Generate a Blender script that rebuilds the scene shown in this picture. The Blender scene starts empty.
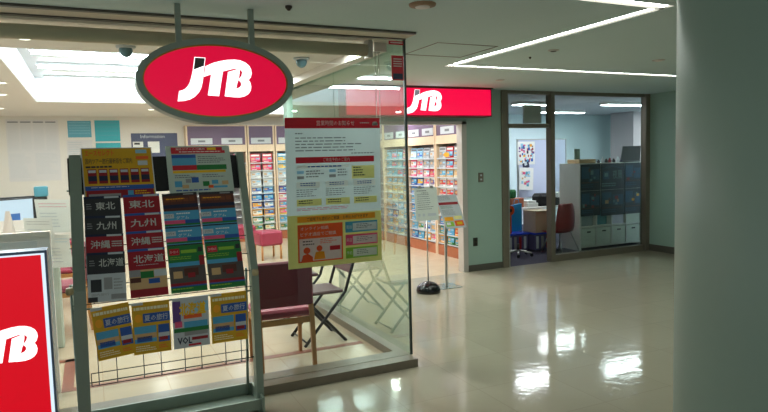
import bpy, math, random
from mathutils import Vector, Matrix
from mathutils.geometry import tessellate_polygon
random.seed(7)
S = bpy.context.scene
COL = S.collection
CEIL = 2.58

# ------------------------------------------------------------------ materials
def lin(c):
    out = []
    for v in c:
        v = v / 255.0
        out.append(v / 12.92 if v <= 0.04045 else ((v + 0.055) / 1.055) ** 2.4)
    return out + [1.0]

MATS = {}
def mat(name, col=(200, 200, 200), rough=0.5, metal=0.0, vary=0.06, scale=30.0, bump=0.0, bscale=120.0, coat=0.0, spec=0.5, stretch=None):
    if name in MATS: return MATS[name]
    m = bpy.data.materials.new(name); m.use_nodes = True
    nt = m.node_tree; b = nt.nodes['Principled BSDF']
    b.inputs['Roughness'].default_value = rough
    b.inputs['Metallic'].default_value = metal
    b.inputs['Coat Weight'].default_value = coat
    b.inputs['Coat Roughness'].default_value = 0.08
    b.inputs['Specular IOR Level'].default_value = spec
    tc = nt.nodes.new('ShaderNodeTexCoord')
    src = tc.outputs['Object']
    if stretch:
        mp = nt.nodes.new('ShaderNodeMapping'); mp.inputs['Scale'].default_value = stretch
        nt.links.new(src, mp.inputs['Vector']); src = mp.outputs['Vector']
    n = nt.nodes.new('ShaderNodeTexNoise'); n.inputs['Scale'].default_value = scale
    n.inputs['Detail'].default_value = 3
    nt.links.new(src, n.inputs['Vector'])
    mx = nt.nodes.new('ShaderNodeMix'); mx.data_type = 'RGBA'
    c = lin(col)
    mx.inputs['A'].default_value = [v * (1 - vary) for v in c[:3]] + [1]
    mx.inputs['B'].default_value = [min(1, v * (1 + vary)) for v in c[:3]] + [1]
    nt.links.new(n.outputs['Fac'], mx.inputs['Factor'])
    nt.links.new(mx.outputs['Result'], b.inputs['Base Color'])
    if bump > 0:
        n2 = nt.nodes.new('ShaderNodeTexNoise'); n2.inputs['Scale'].default_value = bscale
        nt.links.new(tc.outputs['Object'], n2.inputs['Vector'])
        bp = nt.nodes.new('ShaderNodeBump'); bp.inputs['Strength'].default_value = bump
        bp.inputs['Distance'].default_value = 0.01
        nt.links.new(n2.outputs['Fac'], bp.inputs['Height'])
        nt.links.new(bp.outputs['Normal'], b.inputs['Normal'])
    MATS[name] = m
    return m

def emis(name, col, strength, rough=0.3):
    if name in MATS: return MATS[name]
    m = bpy.data.materials.new(name); m.use_nodes = True
    b = m.node_tree.nodes['Principled BSDF']
    b.inputs['Base Color'].default_value = [v * .25 for v in lin(col)[:3]] + [1]
    b.inputs['Emission Color'].default_value = lin(col)
    b.inputs['Emission Strength'].default_value = strength
    b.inputs['Roughness'].default_value = rough
    MATS[name] = m
    return m

def glass(name, tint, reflect=1.8):
    if name in MATS: return MATS[name]
    m = bpy.data.materials.new(name); m.use_nodes = True
    nt = m.node_tree; nt.nodes.clear()
    out = nt.nodes.new('ShaderNodeOutputMaterial')
    tr = nt.nodes.new('ShaderNodeBsdfTransparent'); tr.inputs['Color'].default_value = lin(tint)
    gl = nt.nodes.new('ShaderNodeBsdfGlossy'); gl.inputs['Roughness'].default_value = 0.0
    gl.inputs['Color'].default_value = (0.95, 1, 0.98, 1)
    fr = nt.nodes.new('ShaderNodeFresnel'); fr.inputs['IOR'].default_value = 1.5
    ge = nt.nodes.new('ShaderNodeNewGeometry')
    inv = nt.nodes.new('ShaderNodeMath'); inv.operation = 'SUBTRACT'; inv.inputs[0].default_value = 1.0
    nt.links.new(ge.outputs['Backfacing'], inv.inputs[1])
    m1 = nt.nodes.new('ShaderNodeMath'); m1.operation = 'MULTIPLY'; m1.use_clamp = True
    nt.links.new(fr.outputs[0], m1.inputs[0]); m1.inputs[1].default_value = reflect
    m2 = nt.nodes.new('ShaderNodeMath'); m2.operation = 'MULTIPLY'; m2.use_clamp = True
    nt.links.new(m1.outputs[0], m2.inputs[0]); nt.links.new(inv.outputs[0], m2.inputs[1])
    mx = nt.nodes.new('ShaderNodeMixShader')
    nt.links.new(m2.outputs[0], mx.inputs[0]); nt.links.new(tr.outputs[0], mx.inputs[1]); nt.links.new(gl.outputs[0], mx.inputs[2])
    nt.links.new(mx.outputs[0], out.inputs['Surface'])
    MATS[name] = m
    return m

def translucent(m):
    k = m.name + '_backlit_paper'
    if k in MATS: return MATS[k]
    c = m.copy(); c.name = k; nt = c.node_tree
    b = nt.nodes['Principled BSDF']; out = [n for n in nt.nodes if n.type == 'OUTPUT_MATERIAL'][0]
    tr = nt.nodes.new('ShaderNodeBsdfTranslucent')
    nt.links.new(b.inputs['Base Color'].links[0].from_socket, tr.inputs['Color'])
    mx = nt.nodes.new('ShaderNodeMixShader'); mx.inputs[0].default_value = .5
    nt.links.new(b.outputs[0], mx.inputs[1]); nt.links.new(tr.outputs[0], mx.inputs[2]); nt.links.new(mx.outputs[0], out.inputs['Surface'])
    MATS[k] = c
    return c

def tile_floor(name, col, grout, size, rough, bump, mort=0.003, spec=0.5, coat=0.0):
    m = bpy.data.materials.new(name); m.use_nodes = True
    nt = m.node_tree; b = nt.nodes['Principled BSDF']
    tc = nt.nodes.new('ShaderNodeTexCoord')
    br = nt.nodes.new('ShaderNodeTexBrick'); br.offset = 0.0; br.squash = 1.0
    c = lin(col)
    br.inputs['Color1'].default_value = [v * 0.96 for v in c[:3]] + [1]
    br.inputs['Color2'].default_value = [min(1, v * 1.04) for v in c[:3]] + [1]
    br.inputs['Mortar'].default_value = lin(grout)
    br.inputs['Scale'].default_value = 1.0
    br.inputs['Brick Width'].default_value = size; br.inputs['Row Height'].default_value = size
    br.inputs['Mortar Size'].default_value = mort
    nt.links.new(tc.outputs['Object'], br.inputs['Vector'])
    n = nt.nodes.new('ShaderNodeTexNoise'); n.inputs['Scale'].default_value = 1.3; n.inputs['Detail'].default_value = 6
    nt.links.new(tc.outputs['Object'], n.inputs['Vector'])
    mm = nt.nodes.new('ShaderNodeMapRange'); mm.inputs[3].default_value = 0.93; mm.inputs[4].default_value = 1.07
    nt.links.new(n.outputs['Fac'], mm.inputs[0])
    vm = nt.nodes.new('ShaderNodeVectorMath'); vm.operation = 'SCALE'
    nt.links.new(br.outputs['Color'], vm.inputs[0]); nt.links.new(mm.outputs[0], vm.inputs['Scale'])
    nt.links.new(vm.outputs[0], b.inputs['Base Color'])
    rr = nt.nodes.new('ShaderNodeMapRange'); rr.inputs[3].default_value = rough * 0.7; rr.inputs[4].default_value = rough * 1.35
    n3 = nt.nodes.new('ShaderNodeTexNoise'); n3.inputs['Scale'].default_value = 5; n3.inputs['Detail'].default_value = 5
    nt.links.new(tc.outputs['Object'], n3.inputs['Vector'])
    nt.links.new(n3.outputs['Fac'], rr.inputs[0]); nt.links.new(rr.outputs[0], b.inputs['Roughness'])
    b.inputs['Specular IOR Level'].default_value = spec
    b.inputs['Coat Weight'].default_value = coat; b.inputs['Coat Roughness'].default_value = 0.05
    n2 = nt.nodes.new('ShaderNodeTexNoise'); n2.inputs['Scale'].default_value = 11; n2.inputs['Detail'].default_value = 4
    nt.links.new(tc.outputs['Object'], n2.inputs['Vector'])
    bp = nt.nodes.new('ShaderNodeBump'); bp.inputs['Strength'].default_value = bump; bp.inputs['Distance'].default_value = 0.01
    nt.links.new(n2.outputs['Fac'], bp.inputs['Height']); nt.links.new(bp.outputs['Normal'], b.inputs['Normal'])
    if coat: nt.links.new(bp.outputs['Normal'], b.inputs['Coat Normal'])
    MATS[name] = m
    return m

# ------------------------------------------------------------------ mesh builder
_glyph = {}
def glyphs(txt, size=1.0, res=2, bold=0.0):
    key = (txt, res, bold)
    if key not in _glyph:
        cu = bpy.data.curves.new('t', 'FONT'); cu.body = txt; cu.size = 1.0; cu.resolution_u = res
        cu.fill_mode = 'FRONT'; cu.offset = bold
        ob = bpy.data.objects.new('t', cu); COL.objects.link(ob)
        dg = bpy.context.evaluated_depsgraph_get(); dg.update()
        me = bpy.data.meshes.new_from_object(ob.evaluated_get(dg))
        vs = [(v.co.x, v.co.y) for v in me.vertices]; fs = [tuple(p.vertices) for p in me.polygons]
        bpy.data.objects.remove(ob); bpy.data.curves.remove(cu); bpy.data.meshes.remove(me)
        if vs:
            x0 = min(v[0] for v in vs); x1 = max(v[0] for v in vs); y0 = min(v[1] for v in vs); y1 = max(v[1] for v in vs)
        else: x0 = x1 = y0 = y1 = 0
        _glyph[key] = (vs, fs, x0, x1, y0, y1)
    return _glyph[key]

class MB:
    def __init__(s): s.v = []; s.f = []; s.m = []; s.sm = []
    def add(s, vs, fs, mi=0, smooth=False):
        o = len(s.v); s.v += [tuple(v) for v in vs]
        for f in fs: s.f.append(tuple(i + o for i in f)); s.m.append(mi); s.sm.append(smooth)
        return s
    def box(s, x0, y0, z0, x1, y1, z1, mi=0):
        vs = [(x0, y0, z0), (x1, y0, z0), (x1, y1, z0), (x0, y1, z0), (x0, y0, z1), (x1, y0, z1), (x1, y1, z1), (x0, y1, z1)]
        return s.add(vs, [(0, 3, 2, 1), (4, 5, 6, 7), (0, 1, 5, 4), (1, 2, 6, 5), (2, 3, 7, 6), (3, 0, 4, 7)], mi)
    def bbox(s, x0, y0, z0, x1, y1, z1, r, mi=0):
        # box with chamfered edges
        vs = []; idx = {}
        X = (x0, x1); Y = (y0, y1); Z = (z0, z1)
        for a in (0, 1):
            for b in (0, 1):
                for c in (0, 1):
                    sx = r if a == 0 else -r; sy = r if b == 0 else -r; sz = r if c == 0 else -r
                    for k, p in enumerate(((X[a], Y[b] + sy, Z[c] + sz), (X[a] + sx, Y[b], Z[c] + sz), (X[a] + sx, Y[b] + sy, Z[c]))):
                        idx[(a, b, c, k)] = len(vs); vs.append(p)
        cx, cy, cz = (x0 + x1) / 2, (y0 + y1) / 2, (z0 + z1) / 2
        fs = []
        for a in (0, 1): fs.append([idx[(a, 0, 0, 0)], idx[(a, 1, 0, 0)], idx[(a, 1, 1, 0)], idx[(a, 0, 1, 0)]])
        for b in (0, 1): fs.append([idx[(0, b, 0, 1)], idx[(1, b, 0, 1)], idx[(1, b, 1, 1)], idx[(0, b, 1, 1)]])
        for c in (0, 1): fs.append([idx[(0, 0, c, 2)], idx[(1, 0, c, 2)], idx[(1, 1, c, 2)], idx[(0, 1, c, 2)]])
        for a in (0, 1):
            for b in (0, 1): fs.append([idx[(a, b, 0, 0)], idx[(a, b, 0, 1)], idx[(a, b, 1, 1)], idx[(a, b, 1, 0)]])
            for c in (0, 1): fs.append([idx[(a, 0, c, 0)], idx[(a, 0, c, 2)], idx[(a, 1, c, 2)], idx[(a, 1, c, 0)]])
        for b in (0, 1):
            for c in (0, 1): fs.append([idx[(0, b, c, 1)], idx[(0, b, c, 2)], idx[(1, b, c, 2)], idx[(1, b, c, 1)]])
        for a in (0, 1):
            for b in (0, 1):
                for c in (0, 1): fs.append([idx[(a, b, c, k)] for k in range(3)])
        out = []
        ctr = Vector((cx, cy, cz))
        for f in fs:
            p = [Vector(vs[i]) for i in f]
            n = (p[1] - p[0]).cross(p[2] - p[0]); mid = sum(p, Vector()) / len(p)
            out.append(tuple(f) if n.dot(mid - ctr) > 0 else tuple(reversed(f)))
        return s.add(vs, out, mi)
    def tube(s, a, b, r, n=10, mi=0, r2=None, smooth=True):
        a = Vector(a); b = Vector(b); d = (b - a).normalized(); r2 = r if r2 is None else r2
        u = d.orthogonal().normalized(); w = d.cross(u)
        vs = []
        for (p, rr) in ((a, r), (b, r2)):
            for i in range(n):
                t = 2 * math.pi * i / n; vs.append(p + (u * math.cos(t) + w * math.sin(t)) * rr)
        o = len(s.v)
        s.add(vs, [(i, (i + 1) % n, n + (i + 1) % n, n + i) for i in range(n)], mi, smooth)
        for f in (tuple(reversed(range(n))), tuple(range(n, 2 * n))):
            s.f.append(tuple(i + o for i in f)); s.m.append(mi); s.sm.append(False)
        return s
    def path(s, pts, r, n=8, mi=0):
        for a, b in zip(pts, pts[1:]): s.tube(a, b, r, n, mi)
        return s
    def lathe(s, prof, c, n=32, mi=0, smooth=True):
        vs = []
        for r, z in prof:
            for i in range(n):
                t = 2 * math.pi * i / n; vs.append((c[0] + r * math.cos(t), c[1] + r * math.sin(t), c[2] + z))
        fs = []
        for k in range(len(prof) - 1):
            for i in range(n):
                j = (i + 1) % n; fs.append((k * n + i, k * n + j, (k + 1) * n + j, (k + 1) * n + i))
        s.add(vs, fs, mi, smooth)
        o = len(s.v) - len(vs)
        s.f.append(tuple(o + i for i in reversed(range(n)))); s.m.append(mi); s.sm.append(False)
        s.f.append(tuple(o + (len(prof) - 1) * n + i for i in range(n))); s.m.append(mi); s.sm.append(False)
        return s
    def prism(s, pts, M, d, mi=0):
        # pts 2d outline; M maps (u,v,w)->Vector ; extruded by d along w
        n = len(pts)
        vs = [M(p[0], p[1], 0) for p in pts] + [M(p[0], p[1], d) for p in pts]
        tris = tessellate_polygon([[Vector((p[0], p[1], 0)) for p in pts]])
        fs = []
        for t in tris:
            a, b, c = t
            ar = (pts[b][0] - pts[a][0]) * (pts[c][1] - pts[a][1]) - (pts[b][1] - pts[a][1]) * (pts[c][0] - pts[a][0])
            if ar < 0: b, c = c, b
            fs.append((n + a, n + b, n + c)); fs.append((c, b, a))
        area = sum(pts[i][0] * pts[(i + 1) % n][1] - pts[(i + 1) % n][0] * pts[i][1] for i in range(n))
        for i in range(n):
            j = (i + 1) % n
            fs.append((i, j, n + j, n + i) if area > 0 else (j, i, n + i, n + j))
        return s.add(vs, fs, mi)
    def build(s, name, mats, parent=None, origin=(0, 0, 0), smooth=None):
        me = bpy.data.meshes.new(name)
        o = Vector(origin)
        me.from_pydata([tuple(Vector(v) - o) for v in s.v], [], s.f)
        if not isinstance(mats, (list, tuple)): mats = [mats]
        for m in mats: me.materials.append(m)
        for p, mi, sm in zip(me.polygons, s.m, s.sm): p.material_index = mi; p.use_smooth = sm
        me.update()
        ob = bpy.data.objects.new(name, me); COL.objects.link(ob)
        if parent is not None: ob.parent = parent
        else: ob.location = o
        return ob

def part(name, mb, mats, root):
    """part of a thing built in world coordinates while the root is unrotated"""
    base = root
    org = Vector(root.location)
    while base.parent is not None:
        base = base.parent; org += Vector(base.location)
    return mb.build(name, mats, root, org)

def tag(o, label, cat, group=None, kind=None):
    if label: o['label'] = label
    if cat: o['category'] = cat
    if group: o['group'] = group
    if kind: o['kind'] = kind
    return o
def thing(name, loc, label, cat, group=None):
    o = bpy.data.objects.new(name, None); COL.objects.link(o); o.location = loc; o.empty_display_size = 0.1
    return tag(o, label, cat, group)
def single(name, mb, mats, origin, label, cat, group=None):
    return tag(mb.build(name, mats, None, origin), label, cat, group)
def struct(name, mb, mats, origin=(0, 0, 0)):
    o = mb.build(name, mats, None, origin); o['kind'] = 'structure'; return o
def dup(root, loc, rz=0.0, label=None, group=None):
    r = root.copy(); COL.objects.link(r); r.location = loc; r.rotation_euler = (0, 0, rz)
    if label: r['label'] = label
    if group: r['group'] = group
    for ch in list(root.children):
        c = ch.copy(); COL.objects.link(c); c.parent = r
        for g in list(ch.children):
            d = g.copy(); COL.objects.link(d); d.parent = c
    return r

class Sheet:
    """a flat printed sheet: O = top-left corner, u to the right, v downwards, both in metres"""
    def __init__(s, O, U, V, w, h, th=0.002):
        s.O = Vector(O); s.U = Vector(U).normalized(); s.V = Vector(V).normalized()
        s.N = s.V.cross(s.U).normalized(); s.w = w; s.h = h
        s.mb = MB(); s.mats = []; s.th = th
    def mi(s, m):
        if m not in s.mats: s.mats.append(m)
        return s.mats.index(m)
    def P(s, u, v, k): return s.O + s.U * u + s.V * v + s.N * (k * 0.0007)
    def base(s, m):
        a = [s.P(0, 0, 0), s.P(0, s.h, 0), s.P(s.w, s.h, 0), s.P(s.w, 0, 0)]
        b = [p - s.N * s.th for p in a]
        s.mb.add(a + b, [(0, 1, 2, 3), (7, 6, 5, 4), (0, 4, 5, 1), (1, 5, 6, 2), (2, 6, 7, 3), (3, 7, 4, 0)], s.mi(m)); return s
    def rect(s, u0, v0, u1, v1, m, k=1):
        """fractions of the sheet"""
        a = [s.P(u0 * s.w, v0 * s.h, k), s.P(u0 * s.w, v1 * s.h, k), s.P(u1 * s.w, v1 * s.h, k), s.P(u1 * s.w, v0 * s.h, k)]
        s.mb.add(a, [(0, 1, 2, 3)], s.mi(m)); return s
    def poly(s, pts, m, k=2):
        vs = [s.P(p[0] * s.w, p[1] * s.h, k) for p in pts]
        fs = []
        for t in tessellate_polygon([[Vector((p[0], -p[1], 0)) for p in pts]]):
            a, b, c = t
            ar = (pts[b][0] - pts[a][0]) * (-(pts[c][1] - pts[a][1])) + (pts[b][1] - pts[a][1]) * (pts[c][0] - pts[a][0])
            fs.append((a, b, c) if ar > 0 else (a, c, b))
        s.mb.add(vs, fs, s.mi(m)); return s
    def disc(s, cu, cv, ru, rv, m, k=2, n=20):
        return s.poly([(cu + ru * math.cos(2 * math.pi * i / n), cv + rv * math.sin(2 * math.pi * i / n)) for i in range(n)], m, k)
    def text(s, txt, u0, v0, u1, v1, m, k=2, stretch=True, res=1, bold=0.0):
        """fits the text in the box (fractions)"""
        vs, fs, x0, x1, y0, y1 = glyphs(txt, 1.0, res, bold)
        if not vs or x1 <= x0: return s
        W = (u1 - u0) * s.w; H = (v1 - v0) * s.h
        sx = W / (x1 - x0); sy = H / max(1e-6, (y1 - y0))
        if not stretch: sx = sy = min(sx, sy)
        cx = (x0 + x1) / 2; cy = (y0 + y1) / 2
        mu = (u0 + u1) / 2 * s.w; mv = (v0 + v1) / 2 * s.h
        s.mb.add([s.P(mu + (x - cx) * sx, mv - (y - cy) * sy, k) for x, y in vs], fs, s.mi(m)); return s
    def lines(s, u0, v0, u1, v1, n, m, k=2, fill=0.42, ragged=True, seed=1):
        rnd = random.Random(seed); dv = (v1 - v0) / n
        for i in range(n):
            u = u0
            end = u1 if not ragged else u0 + (u1 - u0) * rnd.uniform(0.6, 1.0)
            while u < end:
                w = rnd.uniform(0.03, 0.11) * (u1 - u0) + 0.01
                s.rect(u, v0 + i * dv, min(end, u + w), v0 + (i + fill) * dv, m, k)
                u += w + 0.012 * (u1 - u0) + 0.004
        return s
    def frame(s, u0, v0, u1, v1, t, m, k=2):
        tu = t / s.w; tv = t / s.h
        s.rect(u0, v0, u1, v0 + tv, m, k); s.rect(u0, v1 - tv, u1, v1, m, k)
        s.rect(u0, v0 + tv, u0 + tu, v1 - tv, m, k); s.rect(u1 - tu, v0 + tv, u1, v1 - tv, m, k); return s
    def build(s, name, parent=None, origin=None):
        if origin is None: origin = s.P(s.w / 2, s.h, 0)
        return s.mb.build(name, s.mats, parent, origin)

X_, Z_ = Vector((1, 0, 0)), Vector((0, 0, 1))

# palette
wall_green = mat('mint_wall_paint', (154, 182, 170), 0.55, bump=0.05, bscale=300, vary=0.02)
wall_white = mat('white_wall_paint', (226, 221, 214), 0.6, vary=0.02)
wall_office = mat('office_wall_paint', (205, 224, 226), 0.6, vary=0.02)
wall_lilac = mat('lilac_grey_wall', (172, 162, 165), 0.6, vary=0.02)
ceil_corr = mat('corridor_ceiling_panel', (202, 222, 222), 0.8, vary=0.10, scale=140, bump=0.15, bscale=200)
ceil_shop = mat('shop_ceiling_plaster', (226, 221, 214), 0.7, vary=0.02)
coffer_w = mat('coffer_white', (226, 230, 236), 0.6, vary=0.01)
floor_corr = tile_floor('polished_corridor_tile', (176, 167, 147), (163, 154, 136), 0.6, 0.075, 0.12, spec=0.5)
floor_shop = tile_floor('shop_floor_tile', (204, 186, 158), (190, 165, 135), 0.45, 0.22, 0.02, 0.003)
floor_office = mat('office_carpet', (52, 48, 66), 0.95, vary=0.25, scale=150)
band_brown = mat('floor_band_brown', (142, 78, 54), 0.35)
stone = mat('plinth_stone', (120, 110, 94), 0.3, vary=0.12, scale=14)
base_dark = mat('baseboard_grey', (88, 86, 78), 0.4)
metal_dark = mat('dark_metal', (70, 66, 62), 0.35, 0.8)
metal_bronze = mat('bronze_frame', (128, 120, 106), 0.4, 0.4)
metal_alu = mat('brushed_aluminium', (190, 190, 186), 0.28, 0.9, stretch=(1, 1, 20))
jamb_mat = mat('pale_jamb_metal', (196, 192, 186), 0.35, 0.3)
rack_mat = mat('rack_grey_green_paint', (140, 154, 142), 0.38, 0.25)
black = mat('black_plastic', (14, 14, 16), 0.35)
black_m = mat('black_steel', (22, 22, 26), 0.35, 0.3)
white_p = mat('white_paper', (228, 230, 226), 0.65, vary=0.02)
white_l = mat('white_laminate', (228, 224, 218), 0.35, vary=0.02)
beige_p = mat('beige_panel', (246, 228, 216), 0.45, vary=0.03)
beige_in = mat('grey_beige_inset', (228, 216, 208), 0.5, vary=0.03)
wood_cream = mat('cream_wood', (226, 200, 170), 0.45, vary=0.08, scale=6, stretch=(8, 8, 0.6))
wood_brown = mat('reddish_wood', (166, 96, 62), 0.42, vary=0.15, scale=8)
wood_leg = mat('beech_leg', (186, 128, 72), 0.4, vary=0.15, scale=10, stretch=(6, 6, 0.6))
maroon = mat('maroon_vinyl_shaded', (128, 38, 58), 0.42, vary=0.08, bump=0.1, bscale=400)  # chair vinyl with the shade on the backrest put into its colour
pinkv = mat('stool_and_lit_seat_vinyl', (156, 46, 72), 0.45, vary=0.08, bump=0.1, bscale=400)  # stool vinyl; on chairs the backrest vinyl with light put into the colour
navy = mat('navy_panel', (64, 70, 104), 0.5)
purple = mat('plum_header', (98, 76, 104), 0.5)
seat_brown = mat('brown_vinyl', (84, 48, 50), 0.35)
g_front = glass('storefront_glass', (244, 249, 246), 1.2)
g_side = glass('side_glass', (236, 246, 240), 2.2)
g_office = glass('office_glass', (238, 244, 242), 1.2)
red_e = emis('lit_red', (240, 0, 66), 0.98)
red_o = emis('lit_oval_red', (216, 0, 56), 0.85)
red_k = emis('lit_kiosk_red', (216, 0, 28), 0.85)
white_e = emis('lit_white', (255, 252, 255), 1.5)
rim_e = emis('lit_rim', (215, 235, 250), 1.0)
grey_sq = mat('logo_grey', (84, 84, 82), 0.5)
grey_sq2 = emis('lit_logo_grey', (150, 150, 160), 0.5)
ink = mat('ink_black', (44, 44, 50), 0.6)
ink_soft = mat('ink_grey', (118, 122, 128), 0.6)
c_red = mat('print_red', (196, 28, 44), 0.4)
c_rred = mat('print_red_shaded', (158, 18, 38), 0.4)  # print red darkened for the shade on the rack brochures
c_ryel = mat('print_yellow_shaded', (216, 166, 22), 0.4)  # print yellow with the dimness of the rack put into the colour
c_kan = mat('print_title_shaded', (196, 198, 194), 0.4)  # white titles greyed to carry the shade on the rack
c_dkred = mat('print_dark_red', (150, 18, 34), 0.4)
c_char = mat('print_charcoal', (46, 46, 52), 0.4)
c_white = mat('print_white', (236, 236, 232), 0.4)
c_cream = mat('print_cream', (240, 232, 196), 0.5)
c_yel = mat('print_yellow', (238, 190, 26), 0.4)
c_pyel = mat('print_pale_yellow', (236, 228, 150), 0.5)
c_org = mat('print_orange', (236, 96, 36), 0.4)
c_amb = mat('print_amber', (244, 168, 30), 0.4)
c_blue = mat('print_blue', (38, 86, 168), 0.4)
c_sky = mat('print_sky', (80, 164, 206), 0.4)
c_lblue = mat('print_light_blue', (150, 200, 226), 0.4)
c_teal = mat('print_teal', (34, 168, 184), 0.5)
c_teal2 = mat('print_teal_soft', (84, 160, 182), 0.5)
c_green = mat('print_green', (30, 120, 56), 0.4)
c_lime = mat('print_lime', (140, 190, 60), 0.4)
c_pink = mat('print_pink', (226, 84, 130), 0.4)
c_brown = mat('print_brown', (88, 44, 34), 0.4)
c_grey = mat('print_grey', (150, 150, 152), 0.4)
c_silver = mat('print_silver', (196, 202, 208), 0.4)
c_navy = mat('print_navy', (24, 32, 66), 0.4)
c_purple = mat('print_purple', (96, 62, 138), 0.4)
c_tan = mat('print_tan', (206, 168, 120), 0.4)

# ------------------------------------------------------------------ the setting
PY0, PY1 = 4.23, 4.50           # storefront plinth
GX = 2.27                       # side glass plane
FY = 7.42                       # far wall plane
RX = 8.36                       # right wall
SX = 5.55                       # wall behind the long shelves
BY = 13.05                      # back wall of shop
mb = MB()
mb.box(-4, -3, -0.1, RX, PY1, 0).box(GX - .1, PY1, -0.1, RX, FY, 0)
struct('floor', mb, floor_corr)
mb = MB(); mb.box(-4, PY1, -0.1, GX - .1, BY, 0).box(GX - .1, FY, -0.1, SX, BY, 0)
struct('floor_shop', mb, floor_shop)
struct('floor_office', MB().box(SX, FY, -0.1, 13, 14, 0), floor_office)
mb = MB()
mb.box(-0.2, 5.02, 0, GX - .14, 5.10, 0.002).box(-4, 5.80, 0, -0.2, 5.88, 0.002).box(-0.28, 5.02, 0, -0.2, 5.88, 0.002)
struct('trim_1', mb, band_brown)

def slab(holes, x0, y0, x1, y1):
    holes = [(max(h[0], x0), max(h[1], y0), min(h[2], x1), min(h[3], y1)) for h in holes]
    holes = [h for h in holes if h[0] < h[2] and h[1] < h[3]]
    xs = sorted({x0, x1} | {h[0] for h in holes} | {h[2] for h in holes}); ys = sorted({y0, y1} | {h[1] for h in holes} | {h[3] for h in holes})
    m = MB()
    for a, b in zip(xs, xs[1:]):
        for c, d in zip(ys, ys[1:]):
            mx, my = (a + b) / 2, (c + d) / 2
            if any(h[0] < mx < h[2] and h[1] < my < h[3] for h in holes): continue
            m.box(a, c, CEIL, b, d, CEIL + .06)
    return m
# corridor ceiling with the slots of the rectangular light line
W = .055
slots = [(1.95, 2.93 - W, 3.42 + W, 2.93 + W), (3.42 - W, 2.93 + W, 3.42 + W, 5.56 - W), (3.42 - W, 5.56 - W, 7.15, 5.56 + W)]
CY = 4.13
m1 = slab(slots, -4, -3, RX, CY)
m1v = slab([s for s in slots], GX, CY, RX, FY)
m1.add(m1v.v, m1v.f)
struct('ceiling', m1, ceil_corr)
mb = MB()
for s_ in slots:
    pass
C1 = (-0.63, 5.65, 1.65, 10.15); C2 = (3.05, 8.6, 4.75, 12.2)
s1 = slab([C1], -4, CY + .04, GX, FY); s2 = slab([C1, C2], -4, FY, SX, BY)
s1 = slab([(C1[0], C1[1], C1[2], FY)], -4, CY + .04, GX, FY); s2 = slab([(C1[0], FY, C1[2], C1[3]), C2], -4, FY, SX, BY)
s1.add(s2.v, s2.f)
struct('ceiling_shop', s1, ceil_shop)
struct('ceiling_office', MB().box(SX, FY, CEIL, 13, 14, CEIL + .06), mat('office_ceiling', (205, 206, 210), .8, vary=.02))
def coffer(name, c, h):
    x0, y0, x1, y1 = c; z0 = CEIL + .06; t = .05
    m = MB().box(x0 - t, y0 - t, z0, x0, y1 + t, z0 + h).box(x1, y0 - t, z0, x1 + t, y1 + t, z0 + h)
    m.box(x0, y0 - t, z0, x1, y0, z0 + h).box(x0, y1, z0, x1, y1 + t, z0 + h).box(x0 - t, y0 - t, z0 + h, x1 + t, y1 + t, z0 + h + t)
    struct(name, m, coffer_w)
coffer('ceiling_coffer', C1, .28); coffer('ceiling_coffer.001', C2, .28)
# walls
struct('wall_back', MB().box(-4.1, BY, 0, SX + .1, BY + .1, CEIL), wall_white)
struct('wall_left', MB().box(-4.1, 4.4, 0, -4, BY, CEIL), wall_white)
struct('wall_shop_right', MB().box(SX, FY + .15, 0, SX + .1, BY, CEIL), wall_lilac)
struct('wall_shop_right_inner', MB().box(5.30, FY + .15, 0, SX, 8.30, CEIL), wall_lilac)
struct('wall_right', MB().box(RX, -3, 0, RX + .1, FY + .15, CEIL), wall_green)
mb = MB().box(4.80, FY, 0, 5.42, FY + .15, CEIL).box(GX - .05, FY, 2.13, 4.80, FY + .15, CEIL)
struct('wall_far', mb, wall_green)
mb = MB().box(SX + .1, 11.8, 0, 13, 11.9, CEIL).box(12.9, FY, 0, 13, 13.9, CEIL).box(RX + .1, FY, 0, 13, FY + .1, CEIL)
struct('wall_office', mb, wall_office)
struct('wall_office_column', MB().box(11.45, 10.6, 0, 12.2, 11.3, CEIL), wall_lilac)
struct('baseboard_far', MB().box(4.80, FY - .012, 0, 5.42, FY, .09), base_dark)
struct('baseboard_right', MB().box(RX - .012, -3, 0, RX, FY, .11), base_dark)
# opening jamb of the second entrance
mb = MB().box(4.72, FY - .02, 0, 4.80, FY + .12, 2.13).box(GX, FY - .02, 2.09, 4.80, FY + .12, 2.13)
struct('trim_2', mb, jamb_mat)
# storefront plinth + glass + head track
struct('trim_3', MB().box(-4, PY0, 0, GX - .013, PY1, .065).box(GX - .1, PY1, 0, GX - .013, FY, .065), stone)
def pane(name, b, m):
    o = MB().box(*b).build(name, m); o['kind'] = 'structure'; return o
pane('window_1', (-1.62, 4.35, .065, GX - .014, 4.362, CEIL), g_front)
pane('window_2', (-4, 4.35, .065, -1.635, 4.362, CEIL), g_front)
pane('window_3', (GX - .012, 4.35, .065, GX, 5.90, CEIL), g_side)
pane('window_4', (GX - .012, 5.91, .065, GX, FY, CEIL), g_side)
mb = MB().box(GX - .016, 4.346, .065, GX + .002, 4.364, CEIL)
struct('trim_4', mb, mat('pane_edge', (46, 62, 56), .3))
mb = MB().box(-4, CY, CEIL - .016, GX - .02, CY + .04, CEIL + .02).box(-4, 4.335, CEIL - .02, GX, 4.38, CEIL)
struct('trim_5', mb, mat('head_track', (84, 80, 72), .4, .3))
struct('trim_6', MB().box(GX - .15, 4.60, CEIL - .07, GX - .04, FY, CEIL), ceil_shop)
struct('trim_7', MB().box(-4, CY + .04, CEIL - .012, GX, 4.335, CEIL), mat('soffit_tan', (196, 188, 170), .6))

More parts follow.
